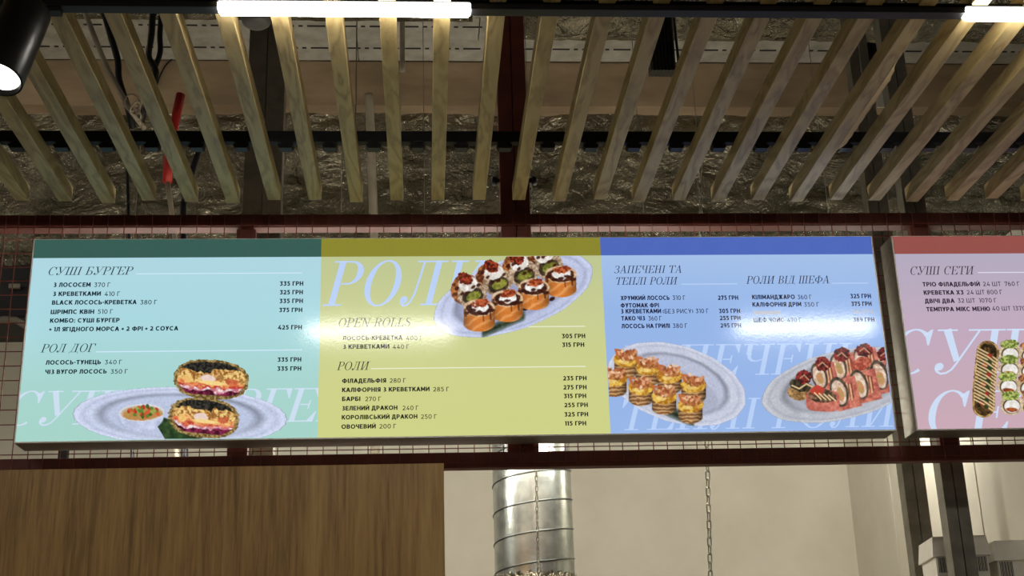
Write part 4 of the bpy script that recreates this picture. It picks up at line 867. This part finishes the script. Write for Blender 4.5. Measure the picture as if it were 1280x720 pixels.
for i, (x, y, h) in enumerate(((701, 343, 19), (667, 359, 19), (634, 373, 20), (599, 385, 20))): front_roll(x, y, 19.5, h, 200+i*20)
c.done('food_picture', PN[1][0], PN[1][1])['label'] = 'picture of eight salmon rolls with cream and sauce on a pale plate'

# ---- blue panel left: baked rolls with shrimp
c = Cv(752, 420, 940, 540)
c.plate(846, 480, 90, 48.5, 17, (206, 210, 226), (180, 186, 210), 23, well=.72, lob=16)
c.put(c.ell(838, 488, 62, 28, 18)*.3, (142, 142, 162))
c.put(np.clip(1-np.abs((c.Y-519)-(c.X-848)*.42)/8, 0, 1)**.5*np.clip((c.X-828)/4, 0, 1)*np.clip((869-c.X)/3, 0, 1), c.tex((18, 28, 16), (44, 58, 34), 4, 7))
def baked(x, y, r, seed):
    h = r*1.12; side = np.clip(c.ell(x, y+h, r*.94, r*.52)+((np.abs(c.X-x) < r*.94) & (c.Y > y) & (c.Y < y+h)), 0, 1)
    sh = np.clip(1-((c.X-x+2)/r)**2, 0, 1)[..., None]*.5+.5; b = (np.sin((c.Y-y)*1.35+c.nz(6, seed)*6)*.5+.5)[..., None]
    c.put(side, (np.array((128, 82, 44))*(1-b)+np.array((206, 166, 118))*b)*sh); c.put(c.ell(x, y+3.5, r*.98, r*.60, rough=.22, seed=seed), c.tex((170, 110, 30), (230, 188, 86), 4, seed+1, 3, 3)); c.put(c.ell(x-r*.2, y+6, r*.4, r*.2, rough=.5, seed=seed)*.7, (246, 220, 140))
    c.put(c.ell(x+r*.1, y-1, r*.75, r*.40, rough=.5, seed=seed+5, sc=4)*.8, c.tex((116, 62, 34), (190, 120, 76), 2.5, seed+6, 3, 3))
    rs = np.random.RandomState(seed)
    for k in range(22):
        a = rs.rand()*PI*2; q = rs.rand(); c.put(c.ell(x+r*.72*q*math.cos(a), y-3.5+r*.42*q*math.sin(a), 2.9, 1.7, rs.rand()*180, rough=.5, seed=seed+k), [(186, 112, 72), (222, 164, 122), (146, 78, 44), (236, 196, 160), (170, 96, 56)][k % 5])
    c.line([(x-r*.7, y-2), (x-r*.85, y-9), (x-r*.5, y-8)], 3.2, (188, 108, 62)); c.line([(x+r*.5, y-2), (x+r*.75, y-7)], 3.0, (206, 140, 98))
for i, (x, y) in enumerate(((783, 446), (810, 456), (837, 466), (867, 478), (768, 470), (801, 481), (830, 492), (863, 503))): baked(x, y, 16.2, 300+i*13)
c.done('food_picture', PN[2][0], PN[2][1])['label'] = 'picture of baked rolls topped with shrimp on an oval plate'

# ---- blue panel right: pink chef rolls
c = Cv(946, 414, 1124, 534)
c.plate(1053, 481, 104, 43.5, -13, (196, 198, 206), (164, 168, 182), 33, well=.72, lob=10)
c.put(c.ell(1062, 484, 62, 24, -14)*.3, (146, 140, 150))
def top_red(x, y, r, seed): c.put(c.ell(x, y, r, r*.86, rough=.5, seed=seed, sc=3), c.tex((52, 18, 20), (150, 46, 42), 2.4, seed, 3, 3)); c.line([(x-r*.5, y+2), (x, y-2), (x+r*.6, y+4)], 1.6, (206, 170, 130), m=.8)
def slab(x, y, r, seed, pink=True):
    u, v = c.loc(x+9, y+2, r*.9, r*1.15, -14); body = np.clip((1-np.maximum(np.abs(u), np.abs(v)))*r/1+.5, 0, 1)
    c.put(body, c.tex((166, 84, 72), (216, 134, 112), 4, seed, 3, 2.2))
    for k in range(4): c.line([(x+1+k*4, y-12+k), (x+4+k*4, y+4+k*2)], 2.0, (224, 190, 140), m=.75); c.line([(x+3+k*4, y-13+k), (x+6+k*4, y+1+k*2)], 1.5, (88, 44, 36), m=.7)
    c.put(c.ell(x, y, r*.66, r*1.12, -16, rough=.1, seed=seed), c.tex((60, 52, 46), (96, 84, 66), 3, seed+1)); c.put(c.ell(x, y+1, r*.50, r*.94, -16, rough=.2, seed=seed+2), c.tex((196, 160, 136), (232, 214, 196), 3, seed+3, 3, 2.6)); c.put(c.ell(x+1, y+3, r*.26, r*.5, -16, rough=.4, seed=seed+4), c.tex((206, 140, 100), (170, 150, 90), 3, seed+5))
for i, (x, y) in enumerate(((1108, 452), (1082, 446), (1054, 452), (1030, 464))):
    slab(x-6, y+6, 15, 500+i*20); top_red(x-2, y-9, 10.5, 510+i)
c.put(c.ell(1076, 455, 14, 8, -12, rough=.5, seed=77), c.tex((150, 60, 46), (206, 120, 96), 2.5, 78))
for i, (x, y) in enumerate(((1099, 469), (1074, 481), (1049, 490))): slab(x, y, 17, 600+i*20)
c.put(c.ell(998, 491, 14, 9.5, 12, rough=.1, seed=3), c.tex((120, 86, 50), (196, 156, 104), 3, 4)); c.put(c.ell(1001, 482, 14, 8, 15, rough=.4, seed=6), c.tex((36, 32, 24), (84, 76, 50), 3, 5)); top_red(1005, 471, 10, 9); c.line([(990, 482), (999, 486), (1008, 480), (1016, 484)], 2, (214, 186, 140))
u, v = c.loc(1028.5, 501, 21, 13.5, 3); c.put(np.clip((1-(np.abs(u)**4+np.abs(v)**4)**.25)*13+.5, 0, 1), c.tex((176, 92, 80), (214, 130, 112), 5, 88)); c.put(c.ell(1028, 495, 18.5, 8.5, 4, rough=.3, seed=10), c.tex((60, 50, 38), (150, 110, 84), 3, 11, 3, 3)); c.put(c.ell(1022, 488, 9, 6, 0, rough=.5, seed=12), (186, 66, 50))
for k in range(4): c.line([(1018+k*6, 491+k), (1026+k*6, 499+k*.6)], 1.8, (226, 196, 150))
c.done('food_picture', PN[2][0], PN[2][1])['label'] = 'picture of pink chef rolls with dark red topping on a white plate'

# ---- pink panel: rows of set rolls
c = Cv(1208, 418, 1368, 530)
def coil(pts, w_, seed):
    c.line(pts, w_, c.tex((112, 84, 48), (206, 172, 110), 4, seed, 3, 2.6)); c.line(pts, w_*.8, c.tex((34, 28, 18), (120, 84, 44), 4, seed+1, 3, 2.8))
    x0, y0 = pts[0]; x1, y1 = pts[-1]; n = 17
    for k in range(n):
        t = (k+.4)/n; x = x0+(x1-x0)*t; y = y0+(y1-y0)*t; c.line([(x-w_*.42, y-w_*.22), (x, y), (x+w_*.42, y+w_*.30)], 2.0, (226, 198, 148), m=.9); c.put(c.ell(x+(-1)**k*3, y+3, 3.4, 2.2, 35, rough=.5, seed=seed+k), (44, 62, 34) if k % 3 else (150, 52, 36))
def ringroll(x, y, r, seed, top):
    c.put(c.ell(x, y, r, r*.92, rough=.12, seed=seed, sc=3), c.tex((186, 160, 124), (226, 206, 172), 2.2, seed, 3, 3)); c.put(c.ell(x, y+1.5, r*.76, r*.66), (66, 50, 38)); c.put(c.ell(x+.5, y+2, r*.68, r*.58), c.tex((222, 216, 208), (246, 244, 240), 4, seed+1))
    c.put(c.ell(x-r*.05, y+r*.42, r*.5, r*.2, 4, rough=.4, seed=seed+2), c.tex((120, 50, 30), (186, 96, 46), 3, seed+3)); c.put(c.ell(x-1, y-r*.78, r*.86, r*.40, -4, rough=.5, seed=seed+4, sc=3), c.tex(top[0], top[1], 2, seed+5, 3, 3))
gr_ = ((92, 110, 44), (186, 196, 112)); br = ((120, 60, 36), (206, 150, 96))
for j, (dx, top) in enumerate(((0, gr_), (25.5, br), (51, gr_))):
    for i, (x, y) in enumerate(((1262.5, 441.5), (1262, 461), (1260.5, 482), (1264.5, 506))): ringroll(x+dx, y+(j % 2)*2, 14.5, 700+i*9+j*50, top)
coil([(1234.5, 440), (1232, 462), (1230, 482), (1229.5, 508)], 29, 800)
coil([(1344, 440), (1342, 470), (1341, 508)], 29, 850)
c.done('food_picture', PN[3][0], PN[3][1])['label'] = 'picture of assorted roll sets in rows'
